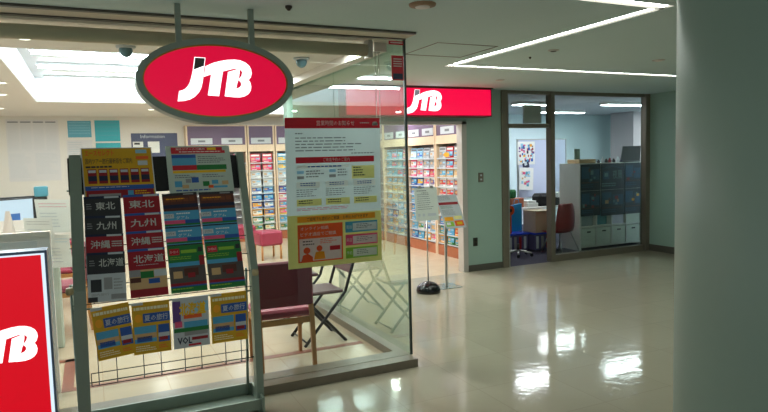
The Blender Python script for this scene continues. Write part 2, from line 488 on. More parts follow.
# roller shade under the shop ceiling
t = thing('roller_shade', (0, 4.56, CEIL - .07), 'tan roller shade rolled up along the top of the front window', 'blind')
part('shade_roll', MB().tube((-3.9, 4.56, CEIL - .075), (GX - .24, 4.56, CEIL - .075), .048, 20), mat('shade_fabric', (204, 192, 168), .7), t)
part('bracket', MB().bbox(GX - .24, 4.51, CEIL - .14, GX - .20, 4.61, CEIL - .001, .006), jamb_mat, t)
part('pull_cord', MB().tube((GX - .19, 4.50, CEIL - .1), (GX - .19, 4.50, 1.0), .0025, 6).tube((GX - .16, 4.50, CEIL - .1), (GX - .16, 4.50, 1.0), .0025, 6).tube((GX - .20, 4.50, CEIL - .10), (GX - .15, 4.50, CEIL - .10), .006, 6), jamb_mat, t)

# ------------------------------------------------------------------ ceiling lights
tube_e = emis('corridor_tube', (240, 250, 240), 19.0)
slot_in = mat('slot_reflector', (215, 220, 212), .5)
def light_line(rect, label):
    x0, y0, x1, y1 = rect
    t = thing('ceiling_light', ((x0 + x1) / 2, (y0 + y1) / 2, CEIL), label, 'ceiling light', 'light lines of the corridor ceiling')
    h = .055
    m = MB().box(x0, y0, CEIL + h, x1, y1, CEIL + h + .01)
    e = .006
    m.box(x0, y0, CEIL, x0 + e, y1, CEIL + h).box(x1 - e, y0, CEIL, x1, y1, CEIL + h).box(x0 + e, y0, CEIL, x1 - e, y0 + e, CEIL + h).box(x0 + e, y1 - e, CEIL, x1 - e, y1, CEIL + h)
    part('housing', m, metal_dark, t)
    horiz = (x1 - x0) > (y1 - y0); L = (x1 - x0) if horiz else (y1 - y0); n = max(1, round(L / 1.25))
    for i in range(n):
        a = i * L / n + .012; b = (i + 1) * L / n - .012
        if horiz: q = (x0 + a, y0 + .016, CEIL + .012, x0 + b, y1 - .016, CEIL + .04)
        else: q = (x0 + .016, y0 + a, CEIL + .012, x1 - .016, y0 + b, CEIL + .04)
        part('diffuser', MB().box(*q), tube_e, t)
light_line(slots[0], 'white light line nearest the camera, running left to right by the column top')
light_line(slots[1], 'white light line running away from the camera in the corridor ceiling')
light_line(slots[2], 'thin white light line crossing the corridor ceiling towards the office')

coffer_e = emis('coffer_tube', (240, 248, 255), 50.0)
def coffer_light(x0, x1, y, z, label, group):
    t = thing('tube_light', ((x0 + x1) / 2, y, z), label, 'ceiling light', group)
    part('fitting', MB().box(x0, y - .045, z + .02, x1, y + .045, z + .05), coffer_w, t)
    part('tube', MB().tube((x0 + .02, y, z), (x1 - .02, y, z), .02, 10), coffer_e, t)
zt = CEIL + .06 + .28 - .055
for i, (y, w) in enumerate(((6.45, 'nearest'), (7.60, 'second'), (8.65, 'third'), (9.85, 'farthest'))):
    coffer_light(C1[0] + .12, C1[2] - .12, y, zt, '%s fluorescent tube in the large white recess of the shop ceiling' % w, 'tubes in the large ceiling recess')
for y, w in ((9.2, 'nearest'), (10.4, 'middle'), (11.9, 'farthest')):
    coffer_light(C2[0] + .1, C2[2] - .1, y, zt, '%s fluorescent tube in the ceiling recess above the brochure shelves' % w, 'tubes above the brochure shelves')

dl_e = emis('downlight_glow', (255, 250, 240), 6.0)
def lamp(x, y, p):
    l = bpy.data.lights.new('downlight_lamp', 'AREA'); l.shape = 'DISK'; l.size = .10; l.energy = p; l.color = (1, .985, .965)
    o = bpy.data.objects.new('downlight_lamp', l); COL.objects.link(o); o.location = (x, y, CEIL - .009); return o
def downlight(x, y, label, r=.055, e=dl_e, p=17):
    lamp(x, y, p)
    t = thing('downlight', (x, y, CEIL), label, 'ceiling light', 'round downlights')
    part('trim_ring', MB().lathe([(r + .018, -.001), (r + .016, -.006), (r, -.007), (r, -.001)], (x, y, CEIL), 24), white_l, t)
    part('lens', MB().lathe([(r - .001, -.001), (r - .001, -.004)], (x, y, CEIL), 24), e, t)
downlight(-.37, 5.2, 'round downlight at upper left in front of the ceiling recess')
downlight(-.82, 7.95, 'round downlight left of the big ceiling recess')
downlight(-.95, 9.2, 'small round downlight at far left beyond the recess')
downlight(2.02, 6.9, 'round downlight beside the side glass wall')
downlight(-2.4, 6.2, 'added fill downlight over the desks outside the frame')  # unseen lamp, added to brighten the shop
for x, y, w_ in ((2.02, 5.0, 'near the glass corner'), (-1.2, 5.2, 'above the near end of the counter'), (1.0, 11.3, 'left of centre before the back wall'), (-1.2, 11.3, 'above the far end of the counter'),
                 (-2.6, 8.5, 'over the staff side of the counter'), (2.35, 9.2, 'between the two ceiling recesses'), (2.35, 11.3, 'before the back brochure shelves'), (3.2, 8.0, 'just inside the second entrance'), (4.5, 8.0, 'inside the second entrance beside the jamb'), (4.95, 10.2, 'close above the long wall shelves'), (4.95, 11.9, 'at the far end of the long wall shelves')):
    downlight(x, y, 'added fill downlight %s' % w_)  # extra unseen downlights, added as fill for the shop interior
def domecam(x, y, label):
    t = thing('dome_camera', (x, y, CEIL), label, 'camera', 'dome devices on the shop ceiling')
    part('mount', MB().lathe([(.075, 0), (.07, -.018), (.05, -.02)], (x, y, CEIL), 24), c_silver, t)
    part('dome', MB().lathe([(.05, -.018), (.052, -.04), (.04, -.07), (.02, -.085), (.004, -.089)], (x, y, CEIL), 24), mat('smoked_dome', (92, 128, 138), .12), t)
domecam(.31, 5.33, 'dark dome device on the shop ceiling left of the oval sign')
domecam(1.80, 5.50, 'dark dome device on the shop ceiling right of the oval sign')
def small(name, x, y, r, h, m, label, cat, group=None, hole=None):
    t = thing(name, (x, y, CEIL), label, cat, group)
    part('flange', MB().lathe([(r, .003), (r * .95, -h * .6), (r * .6, -h)], (x, y, CEIL), 24), m, t)
    part('centre', MB().lathe([(r * .55, -h * .98), (r * .5, -h * 1.25), (r * .2, -h * 1.4)], (x, y, CEIL), 18), hole or m, t)
small('ceiling_speaker', 1.89, 3.38, .085, .018, mat('tan_plastic', (150, 120, 92), .5), 'tan round ceiling speaker with pale centre near the top', 'speaker', None, white_l)
small('sprinkler', 1.14, 3.69, .022, .02, metal_dark, 'small dark sprinkler in the corridor ceiling right of the oval sign', 'sprinkler', 'ceiling sprinklers')
small('sprinkler', 3.88, 4.85, .012, .014, metal_dark, 'tiny dark sprinkler inside the rectangle of corridor light lines', 'sprinkler', 'ceiling sprinklers')
small('smoke_detector', 3.83, 4.46, .05, .012, jamb_mat, 'round detector on the corridor ceiling beside the long light line', 'detector', 'corridor ceiling devices', metal_dark)
small('smoke_detector', 5.34, 4.62, .065, .010, jamb_mat, 'flat round vent on the corridor ceiling left of the column', 'detector', 'corridor ceiling devices', beige_in)
small('smoke_detector', 4.67, 6.42, .06, .010, jamb_mat, 'flat round detector on the ceiling in front of the office', 'detector', 'corridor ceiling devices', beige_in)
small('smoke_detector', 1.62, 4.80, .05, .015, jamb_mat, 'round detector on the shop ceiling behind the roller shade', 'detector', 'corridor ceiling devices', beige_in)
mb = MB().box(2.62, 4.45, CEIL - .004, 3.22, 4.458, CEIL).box(2.62, 5.04, CEIL - .004, 3.22, 5.048, CEIL).box(2.62, 4.458, CEIL - .004, 2.628, 5.04, CEIL).box(3.212, 4.458, CEIL - .004, 3.22, 5.04, CEIL)
single('ceiling_hatch', mb, mat('hatch_rim', (120, 112, 108), .5), (2.92, 4.75, CEIL), 'thin square inspection hatch frame in the ceiling beside the long light line', 'hatch')
# office ceiling lights
off_e = emis('office_tube', (238, 246, 250), 38.0)
def off_light(x, y, L, label):
    t = thing('office_light', (x, y, CEIL), label, 'ceiling light', 'office ceiling lights')
    part('fitting', MB().bbox(x - L / 2, y - .12, CEIL - .05, x + L / 2, y + .12, CEIL, .01), white_l, t)
    part('diffuser', MB().box(x - L / 2 + .02, y - .10, CEIL - .056, x + L / 2 - .02, y + .10, CEIL - .051), off_e, t)
off_light(12.2, 9.9, 1.0, 'added office fill light beside the far office side wall')  # unseen fixture added as fill for the office
off_light(11.2, 8.1, 1.2, 'added office fill light just behind the mint side wall')  # also added out of view to lift the office brightness
off_light(7.25, 9.0, .8, 'office ceiling light seen above the doorway')
off_light(9.3, 8.75, 1.2, 'office ceiling light seen through the upper right of the office window')
off_light(9.3, 10.6, 1.2, 'office ceiling light farther back behind the office window')
off_light(11.2, 9.2, 1.2, 'added office fill light at the far right of the office')  # off-view fixture added to brighten the office walls
off_light(7.25, 10.9, 1.2, 'office ceiling light farther back above the whiteboard')

# ------------------------------------------------------------------ JTB logo
def logo_shapes():
    sq = [(180, 60), (252, 62), (243, 119), (165, 151)]
    J = [(165, 151), (243, 119), (233, 185), (225, 230), (214, 266), (198, 296), (170, 325), (140, 343), (100, 354), (58, 357), (70, 289), (92, 283), (112, 272), (130, 252), (142, 230), (152, 200)]
    TB = [(236, 190), (250, 119), (300, 95), (350, 80), (400, 70), (450, 66), (490, 71), (522, 84), (546, 103), (560, 128), (563, 158), (555, 184), (540, 203),
          (551, 222), (556, 248), (551, 276), (534, 300), (508, 316), (475, 324), (440, 324), (370, 318), (400, 152), (478, 127), (440, 129), (365, 149), (331, 318), (257, 314), (285, 172)]
    C1_ = [(480, 132), (497, 150), (490, 176), (470, 200), (478, 160)]
    C2_ = [(468, 205), (484, 222), (486, 240), (474, 256), (450, 265), (460, 225)]
    return sq, J, TB, C1_, C2_
def add_logo(mbs, M, k):
    """mbs = (white MB, grey MB, cut MB); M(u,v,w) in logo units (v up)"""
    sq, J, TB, a, b = logo_shapes()
    fl = lambda P: [(x, -y) for x, y in P]
    mbs[1].prism(fl([(184, 65), (247, 66), (239, 117), (171, 145)]), lambda u, v, w: M(u, v, w + k), k * .5)
    mbs[0].prism(fl(sq), M, k)
    mbs[0].prism(fl(J), M, k); mbs[0].prism(fl(TB), M, k)
    for c in (a, b): mbs[2].prism(fl(c), lambda u, v, w: M(u, v, w + k), k * .6)
def logo_parts(root, cx, y, cz, width, face, grey, tag_=''):
    s = width / 504.0
    M = lambda u, v, w: Vector((cx + (u - 310) * s, y - w, cz + (v + 208) * s))
    w_, g_, c_ = MB(), MB(), MB()
    add_logo((w_, g_, c_), M, .004)
    lo = part('logo_letters', w_, white_e, root)
    part('logo_square', g_, grey, root)
    part('letter_counter', c_, face, root)

# oval hanging sign
t = thing('oval_sign', (.72, 3.85, CEIL), 'red oval lit sign with white JTB letters hanging on two rods from the ceiling', 'sign')
def ell(a, b, n=72): return [(a * math.cos(2 * math.pi * i / n), b * math.sin(2 * math.pi * i / n)) for i in range(n)]
OC = Vector((.722, 3.80, 2.132))
def ring(mb, ao, bo, ai, bi, y0, y1, mi=0, n=72):
    o = ell(ao, bo, n); i_ = ell(ai, bi, n)
    vs = []
    for y in (y0, y1):
        for L in (o, i_): vs += [OC + Vector((p[0], y, p[1])) for p in L]
    fs = []
    for k in range(n):
        j = (k + 1) % n
        fs.append((k, j, n + j, n + k)); fs.append((2 * n + j, 2 * n + k, 3 * n + k, 3 * n + j))
        fs.append((j, k, 2 * n + k, 2 * n + j)); fs.append((n + k, n + j, 3 * n + j, 3 * n + k))
    mb.add(vs, fs, mi, False)
mb = MB(); ring(mb, .460, .250, .424, .214, -.02, .12)
part('frame', mb, rack_mat, t)
mb = MB(); ring(mb, .424, .214, .416, .206, -.008, .02)
part('gold_rim', mb, mat('gold_trim', (190, 150, 60), .3, .8), t)
mb = MB(); mb.prism(ell(.416, .206), lambda u, v, w: OC + Vector((u, -w, v)), .006)
part('lit_panel', mb, red_o, t)
mb = MB(); mb.prism(ell(.43, .222), lambda u, v, w: OC + Vector((u, .115 - w, v)), .01)
part('back_panel', mb, jamb_mat, t)
logo_parts(t, .703, 3.794, 2.140, .438, red_o, grey_sq)
for x in (.515, .945):
    b_ = 2.132 + .250 * math.sqrt(max(0, 1 - ((x - .722) / .460) ** 2))
    r_ = part('hanging_rod', MB().box(x - .016, 3.835, b_ - .012, x + .016, 3.867, CEIL), rack_mat, t)

# wide red sign over the second entrance
t = thing('lightbox_sign', (4.0, 7.42, 2.37), 'wide red lit JTB sign above the second shop entrance', 'sign')
part('casing', MB().box(2.9, 7.20, 2.185, 5.09, 7.42, 2.565), mat('sign_casing_red', (120, 10, 30), .4), t)
part('lit_panel', MB().box(2.92, 7.192, 2.20, 5.07, 7.20, 2.55), red_e, t)
logo_parts(t, 4.015, 7.191, 2.375, .53, red_e, grey_sq2)
single('sign_hood', MB().box(2.88, 7.19, 2.565, 5.11, 7.42, 2.579), metal_dark, (4.0, 7.42, 2.57), 'dark metal hood strip on top of the wide red sign', 'hood')

# kiosk light box lower left
t = thing('standing_lightbox', (-.51, 3.98, 0), 'red lit floor sign with white JTB letters at lower left', 'sign')
x0, x1 = -.79, -.243
mb = MB().box(x0, 3.905, .03, x0 + .03, 4.05, 1.19).box(x1 - .012, 3.905, .03, x1, 4.05, 1.19).box(x0 + .03, 3.905, 1.175, x1 - .012, 4.05, 1.19).box(x0 + .03, 3.905, .03, x1 - .012, 4.05, .07)
part('frame', mb, mat('blue_grey_metal', (92, 112, 140), .35, .5), t)
part('light_border', MB().box(x0 + .03, 3.912, .07, x1 - .012, 4.04, 1.175), rim_e, t)
part('lit_panel', MB().box(x0 + .05, 3.906, .09, x1 - .03, 3.912, 1.165), red_k, t)
logo_parts(t, -.508, 3.905, .672, .385, red_k, grey_sq2)
part('base', MB().bbox(x0 - .02, 3.86, 0, x1 + .02, 4.10, .03, .008), metal_dark, t)

# ------------------------------------------------------------------ brochure rack in front of the glass
RXL, RXR = -.135, .93
def rackY(z): return 4.0 if z < .92 else 4.0 + (z - .92) * (.30 / .78)
t = thing('brochure_stand', (.4, 4.0, 0), 'grey-green steel brochure stand in front of the shop window', 'rack')
RT = t
def upright(xa, xb, sh=0.0):
    m = MB(); w = .07
    prof = [(3.97, .0), (3.97 + w, 0), (4.0 + w * .9, .92), (4.30 + w * .55, 1.72), (4.30 - .012, 1.72), (3.985, .92)]
    m.prism(prof, lambda u, v, ww: Vector((xa + ww + sh * v / 1.7, u, v)), xb - xa)
    return m
part('upright', upright(RXL - .008, RXL + .058, .03), rack_mat, t)
part('upright', upright(RXR - .016, RXR + .030), rack_mat, t)
for x in (RXL - .005, RXR - .03):
    part('rear_post', MB().tube((x, 4.19, .05), (x, 4.08, .95), .009, 10), rack_mat, t)
for x in (RXL - .03, RXR - .012):
    part('tilt_knob', MB().lathe([(.018, -.02), (.022, 0), (.018, .02)], (x + .02, 3.982, .93), 14), mat('cream_knob', (186, 170, 130), .5), t)
m = MB().box(RXL, 3.93, .03, RXR, 4.22, .045).box(RXL, 4.205, .045, RXR, 4.22, .12).box(RXL, 3.93, .045, RXR, 3.945, .10)
m.box(RXL - .015, 3.90, .0, RXL, 4.22, .12).box(RXR, 3.90, .0, RXR + .015, 4.22, .12)
part('base_tray', m, rack_mat, t)
hx = []
part('head_panel', MB().add([(RXL + .012, 4.225, 1.475), (RXR - .012, 4.225, 1.475), (RXR - .012, 4.305, 1.70), (RXL + .012, 4.305, 1.70),
     (RXL + .012, 4.24, 1.475), (RXR - .012, 4.24, 1.475), (RXR - .012, 4.32, 1.70), (RXL + .012, 4.32, 1.70)],
     [(0, 1, 2, 3), (7, 6, 5, 4), (0, 4, 5, 1), (1, 5, 6, 2), (2, 6, 7, 3), (3, 7, 4, 0)]), mat('black_board', (10, 12, 18), .5), t)
WX = [-.02, .08, .23, .33, .47, .57, .72, .82]
wire = mat('dark_wire', (40, 44, 44), .35, .6)
m = MB()
for x in WX: m.tube((x, 3.955, .36), (x, 3.955, .60), .0025, 6).tube((x, 3.955, .36), (x, 4.02, .36), .0025, 6)
m.tube((-.06, 3.955, .36), (.86, 3.955, .36), .003, 6).tube((-.06, 3.955, .435), (.86, 3.955, .435), .003, 6).tube((RXL, 4.02, .36), (RXR, 4.02, .36), .004, 6)
m.tube((-.06, 3.955, .36), (-.06, 3.955, .435), .003, 6).tube((.86, 3.955, .36), (.86, 3.955, .435), .003, 6)
part('wire_pocket', m, wire, t)
ROWZ = [1.462, 1.348, 1.240, 1.136]
for k, z in enumerate(ROWZ):
    zb = z - .30; m = MB()
    for x in WX: m.tube((x, rackY(z) + .012, z - .02), (x, rackY(zb) + .012, zb), .0022, 6)
    m.tube((RXL, rackY(zb) + .012, zb), (RXR, rackY(zb) + .012, zb), .003, 6)
    part('wire_pocket', m, wire, t)
for z in (.80, 1.50):
    part('cross_bar', MB().tube((RXL, rackY(z) + .045, z), (RXR, rackY(z) + .045, z), .006, 8), rack_mat, t)

# head posters
def lean(z0, dirx=0.0):
    V = Vector((dirx, -.35, -.94)).normalized(); return V
s_ = Sheet((-.045, 4.318 - .012, 1.762), X_, (0.02, -.30, -.95), .415, .335)
s_.base(c_ryel); s_.text('エースセレクト', .05, .05, .45, .16, c_org, res=1, bold=.02); s_.text('国内ツアー旅行最新版をご案内', .05, .21, .70, .32, ink); s_.lines(.05, .36, .6, .44, 1, ink)
s_.rect(.76, .05, .92, .12, c_lblue).rect(.76, .18, .94, .24, c_org).rect(.78, .27, .92, .36, c_silver)
for i in range(6):
    u = .07 + i * .148; s_.rect(u, .42, u + .12, .70, c_dkred).rect(u, .55, u + .12, .65, c_navy, 2).rect(u + .01, .44, u + .11, .49, c_silver, 2)
s_.rect(0.02, .745, .98, .83, c_blue).rect(0.03, .83, .97, .99, c_dkred).lines(.1, .77, .9, .80, 1, c_silver, 3).rect(.06, .9, .5, .97, c_grey, 2).rect(.6, .85, .68, .96, c_sky, 2).lines(.7, .86, .95, .95, 2, c_yel, 2)
s_.frame(0, 0, 1, 1, .006, c_silver, 1)
tag(s_.build('headboard_poster'), 'yellow and red landscape poster at the top left of the brochure stand', 'poster', 'posters on the stand headboard')
s_ = Sheet((.455, 4.318 - .012, 1.765), X_, (0.01, -.30, -.95), .415, .335)
s_.base(mat('print_grey_green', (190, 204, 194), .4)); s_.rect(.08, .03, .88, .10, c_red).rect(.08, .10, .92, .16, c_red).text('海外ツアーのご案内', .15, .045, .6, .09, c_white).rect(.64, .04, .78, .09, c_yel, 2).lines(.2, .115, .85, .15, 1, c_white, 2, ragged=False)
s_.rect(.08, .18, .45, .40, c_sky).rect(.08, .18, .45, .25, c_blue, 2).rect(.08, .40, .45, .50, c_red).rect(.45, .40, .92, .50, c_green).rect(.08, .51, .90, .56, c_yel)
s_.lines(.48, .22, .92, .38, 4, ink_soft, 2).lines(.1, .60, .45, .68, 2, ink_soft, 2).lines(.52, .60, .9, .68, 2, ink_soft, 2)
s_.rect(.09, .72, .20, .84, c_sky).rect(.2, .8, .3, .87, c_tan).rect(.26, .68, .34, .76, c_grey).rect(.35, .65, .46, .76, c_blue).rect(.52, .74, .62, .84, c_green).rect(.66, .72, .76, .80, c_sky).rect(.60, .82, .68, .88, c_org).rect(.68, .84, .90, .88, c_sky).rect(.82, .74, .92, .82, c_tan)
s_.lines(.1, .90, .9, .96, 1, c_blue, 2)
tag(s_.build('headboard_poster'), 'pale poster with a red title band at the top right of the brochure stand', 'poster', 'posters on the stand headboard')

def rack_brochure(col, row, design, label, tilt=0.0, dz=0.0):
    xs = [(-.044, .163), (.178, .392), (.408, .624), (.638, .862)][col]
    w = xs[1] - xs[0]
    if row < 4:
        z = ROWZ[row] + dz; y = rackY(z) - .006 - .011 * (row)
        V = Vector((math.sin(tilt), -(.30 / .78), -1)).normalized() if z - .297 > .9 or True else None
    else:
        z = .826 + dz; y = 3.945; V = Vector((math.sin(tilt), .03, -1)).normalized()
        y = 3.938
    U = Vector((math.cos(tilt), 0, math.sin(tilt)))
    sh = Sheet((xs[0], y, z), U, V, w, .297 if row < 4 else .318, .006)
    design(sh, random.Random(col * 10 + row))
    tag(sh.build('travel_brochure'), label, 'brochure', 'brochures on the stand in front of the window')
def d_kanji(word, basec, strip, photo, sub=''):
    def f(s, r):
        s.base(basec); s.rect(0, 0, 1, .05, strip).rect(.55, .01, .95, .05, c_silver, 2)
        s.text(word, (.12 if word == '沖縄' else .30 if basec == c_char else .14), .13, .64 if word == '沖縄' else .96 if len(word) > 2 else .84, .30, c_kan, 2, True, 2, .012)
        if word == '沖縄': s.lines(.68, .15, .96, .29, 3, c_kan, 2, .5, False)
        if basec == c_char: s.lines(.06, .16, .24, .30, 3, c_grey, 2)
        if sub: s.lines(.2, .34, .8, .365, 1, c_silver, 2, ragged=False)
        if photo == 'grey':
            s.rect(0, .44, 1, 1, c_silver).rect(.08, .55, .36, .80, c_char, 2).rect(.42, .52, .64, .76, c_grey, 2).lines(.68, .55, .95, .8, 4, c_grey, 2).rect(0, .9, .25, 1, c_char, 2).rect(.6, .86, 1, .96, c_grey, 2)
            s.text('国内旅行', .1, .83, .55, .88, c_grey, 2)
        else:
            s.rect(0, .44, 1, .84, c_tan).rect(.3, .48, .65, .62, c_green, 2).rect(0, .44, .3, .58, c_grey, 2).rect(.5, .64, .8, .74, c_blue, 2).rect(.66, .46, 1, .6, c_silver, 2).rect(.02, .6, .3, .7, c_brown, 2).rect(.05, .84, .6, .95, c_dkred, 2)
    return f
def d_brown(s, r):
    s.base(c_brown); s.rect(0, 0, 1, .06, c_char)
    for i in range(5): s.rect(.05 + .18 * i, .10 + .02 * (i % 2), .20 + .18 * i, .20, mat('print_rust', (120, 62, 34), .4))
    s.rect(0, .26, 1, .34, c_navy); s.lines(.1, .12, .9, .18, 1, c_amb, 2); s.rect(.6, .02, .9, .05, c_grey, 2)
def d_sky(s, r):
    s.base(c_sky); s.rect(0, .06, .28, .16, c_silver).text('ハワイ', .05, .08, .24, .14, ink, 2); s.lines(.35, .05, .95, .11, 1, c_white, 2)
    s.rect(0, .21, .58, .29, c_pink).rect(.58, .21, 1, .29, c_blue).rect(0, .29, 1, .33, c_green).rect(0, .35, 1, .38, ink); s.text('グアム', .34, .12, .7, .19, c_white, 2)
def d_green(s, r):
    s.base(c_green); s.rect(.04, .06, .32, .20, c_red).text('ヨーロッパ', .07, .10, .29, .16, c_white, 2); s.rect(.36, .10, .80, .17, c_lime, 2).rect(.84, .06, .96, .16, ink, 2)
    s.lines(.05, .24, .95, .32, 2, c_lime, 2).rect(0, .36, 1, .45, c_sky)
    s.rect(0, .45, 1, .84, mat('print_dusk', (84, 76, 74), .4)).rect(.4, .5, .8, .66, c_brown, 2).rect(.1, .55, .35, .7, c_tan, 2).rect(.5, .6, .7, .7, c_dkred, 3).rect(0, .80, 1, .86, c_dkred, 2).rect(0, .86, 1, .89, c_blue, 2).lines(.05, .91, .9, .97, 1, c_lime, 2)
    s.rect(.85, .24, 1, .45, c_dkred, 2)
def d_yellow(s, r):
    s.base(c_ryel); s.rect(.0, 0, .3, .05, c_silver).lines(.05, .09, .95, .16, 1, c_cream, 2, .8, False)
    s.rect(.28, .22, 1, .40, c_blue, 2).text('夏の旅行', .32, .25, .95, .37, c_silver, 3, True, 1, .01); s.disc(.16, .3, .1, .08, c_amb)
    s.rect(.04, .46, .62, .78, c_sky, 2).rect(.04, .60, .62, .70, c_tan, 3).rect(.10, .66, .5, .76, c_blue, 3).rect(.67, .46, .97, .80, c_blue, 2).rect(.67, .62, .97, .70, c_silver, 3).rect(.70, .7, .92, .77, c_dkred, 3)
    s.lines(.06, .84, .62, .96, 3, c_cream, 2); s.lines(.67, .86, .95, .94, 2, c_org, 2)
def d_okinawa(s, r):
    s.base(c_silver); s.rect(0, .06, .22, .48, c_purple).rect(.6, .1, 1, .3, c_lblue); s.text('北海道', .18, .10, .92, .36, c_yel, 3, True, 1, .04); s.rect(.3, .34, .8, .42, c_org, 2)
    s.rect(.3, .48, .95, .60, c_sky).rect(.05, .46, .25, .58, c_pink).rect(.02, .60, .98, .68, c_green).rect(.3, .68, .95, .76, c_grey)
    s.text('VOL', .10, .78, .5, .92, c_navy, 3, True, 1, .03); s.rect(.5, .8, .95, .86, c_dkred, 2).rect(.4, .93, .75, .97, c_red, 2)
W_ = ['東北', '九州', '沖縄', '北海道']
nm = ['top', 'second', 'third', 'fourth']
for r in range(4):
    bc = c_rred if r == 2 else c_char
    rack_brochure(0, r, d_kanji(W_[r], bc, c_navy, 'grey'), '%s brochure titled %s in the far left column of the stand' % ('red' if r == 2 else 'charcoal', W_[r]), tilt=-.03 if r else .0)
    rack_brochure(1, r, d_kanji(W_[r], c_rred, c_blue, 'photo', 'x' if r == 3 else ''), 'red brochure titled %s in the second column of the stand' % W_[r])
for c, cn in ((2, 'third'), (3, 'right-hand')):
    rack_brochure(c, 0, d_brown, 'dark brown brochure at the top of the %s column of the stand' % cn, tilt=.02 if c == 2 else 0, dz=-.004)
    rack_brochure(c, 1, d_sky, 'upper light blue brochure with a pink stripe in the %s column of the stand' % cn)
    rack_brochure(c, 2, d_sky, 'lower light blue brochure with a pink stripe in the %s column of the stand' % cn)
    rack_brochure(c, 3, d_green, 'green brochure with a red square in the %s column of the stand' % cn)
rack_brochure(0, 4, d_yellow, 'tilted yellow brochure at the bottom left of the stand', tilt=.09, dz=-.005)
rack_brochure(1, 4, d_yellow, 'yellow brochure second from left in the bottom row of the stand')
rack_brochure(2, 4, d_okinawa, 'pale blue-grey brochure with yellow lettering in the bottom row of the stand')
rack_brochure(3, 4, d_yellow, 'yellow brochure at the right end of the bottom row of the stand')

# ------------------------------------------------------------------ poster on the glass
s = Sheet((1.281, 4.3475, 1.958), X_, (-.012, 0, -1), .752, 1.10)
paper_g = mat('poster_paper', (210, 221, 222), .6, vary=.02)
s.base(paper_g); s.rect(0, 0, 1, .07, c_red); s.text('営業時間のお知らせ', .32, .018, .72, .052, c_white); s.lines(.78, .03, .88, .045, 1, c_white, 2, ragged=False)
s.disc(.945, .037, .028, .012, c_white).rect(.915, .037, .975, .05, c_white, 2)
s.lines(.10, .10, .22, .115, 1, ink_soft, 2, .5); s.lines(.10, .13, .85, .235, 5, ink_soft, 2, .32, True, 4); s.lines(.68, .236, .93, .247, 1, ink_soft, 2, .6, False)
s.rect(.10, .26, .93, .30, c_red); s.text('ご来店予約のご案内', .38, .268, .66, .292, c_white, 2)
s.rect(.11, .315, .65, .335, c_white); s.lines(.22, .32, .58, .332, 1, c_blue, 2, .7, False)
s.rect(.68, .325, .93, .415, c_pyel); s.lines(.70, .335, .83, .405, 4, ink, 2); s.rect(.11, .35, .18, .37, c_lblue).rect(.44, .345, .51, .365, c_lblue).rect(.11, .385, .18, .405, c_grey).rect(.44, .38, .51, .40, c_grey)
s.lines(.20, .35, .42, .405, 3, ink_soft, 2); s.lines(.53, .345, .66, .40, 3, ink_soft, 2)
for u in (.10, .40, .70):
    s.rect(u, .425, u + .24, .465, c_white); s.lines(u + .04, .432, u + .2, .458, 2, c_blue, 2, .4, False); s.lines(u, .475, u + .25, .53, 4, ink_soft, 2, .35, True, int(u * 100))
    s.rect(u, .54, u + .255, .585, c_pyel); s.lines(u + .02, .548, u + .16, .578, 2, ink, 2, .4, False)
s.lines(.10, .60, .92, .622, 2, c_pink, 2, .3)
s.rect(0, .645, 1, 1, mat('poster_yellow', (232, 222, 138), .5)); s.rect(.10, .655, .93, .695, c_amb, 2); s.text('ご自宅でも旅行のご相談・お申込みができます', .2, .663, .85, .688, ink, 3)
s.rect(.10, .71, .57, .965, c_org, 2).rect(.115, .805, .555, .955, c_white, 3); s.text('オンライン相談', .13, .725, .42, .748, c_white, 3); s.text('ビデオ通話でご相談', .13, .763, .5, .788, c_white, 3)
s.lines(.15, .82, .3, .86, 2, ink, 4, .35); s.lines(.33, .815, .53, .85, 3, c_org, 4, .35); s.rect(.43, .865, .54, .895, c_red, 4)
s.disc(.19, .885, .035, .022, c_org, 4).poly([(.13, .955), (.15, .915), (.2, .905), (.25, .93), (.25, .955)], c_org, 4)
s.disc(.32, .875, .03, .02, c_org, 5).poly([(.26, .95), (.28, .90), (.32, .895), (.37, .90), (.38, .95)], c_amb, 4)
s.rect(.60, .71, .955, .785, c_sky, 2).rect(.68, .722, .945, .775, c_white, 3); s.text('電話', .61, .735, .67, .76, c_white, 3); s.lines(.72, .73, .92, .765, 3, ink_soft, 4, .35)
s.rect(.60, .80, .955, .875, c_pink, 2).rect(.68, .812, .945, .865, c_white, 3); s.text('来店', .61, .825, .67, .85, c_white, 3); s.lines(.72, .82, .92, .855, 3, ink_soft, 4, .35)
s.rect(.60, .89, .955, .965, c_lime, 2).rect(.68, .902, .945, .955, c_white, 3); s.text('予約', .61, .915, .67, .94, c_white, 3); s.lines(.72, .91, .88, .945, 3, ink_soft, 4, .35)
s.mats = [translucent(m_) for m_ in s.mats]
tag(s.build('window_poster'), 'large notice poster with red header and yellow foot stuck on the front window', 'poster')
s = Sheet((2.148, 4.3485, 2.438), X_, (0, 0, -1), .105, .19, .002)
s.base(c_red).lines(.15, .12, .85, .5, 4, c_white, 2, .4, False).rect(.1, .72, .9, .95, c_navy, 2)
tag(s.build('red_sticker'), 'small red notice sticker at the top corner of the glass', 'sticker')
s = Sheet((2.128, 4.3485, 2.548), X_, (0, 0, -1), .13, .028, .002); s.base(c_red).lines(.1, .3, .9, .8, 1, c_white, 2, .6, False)
tag(s.build('red_sticker'), 'thin red sticker strip just under the ceiling at the glass corner', 'sticker')

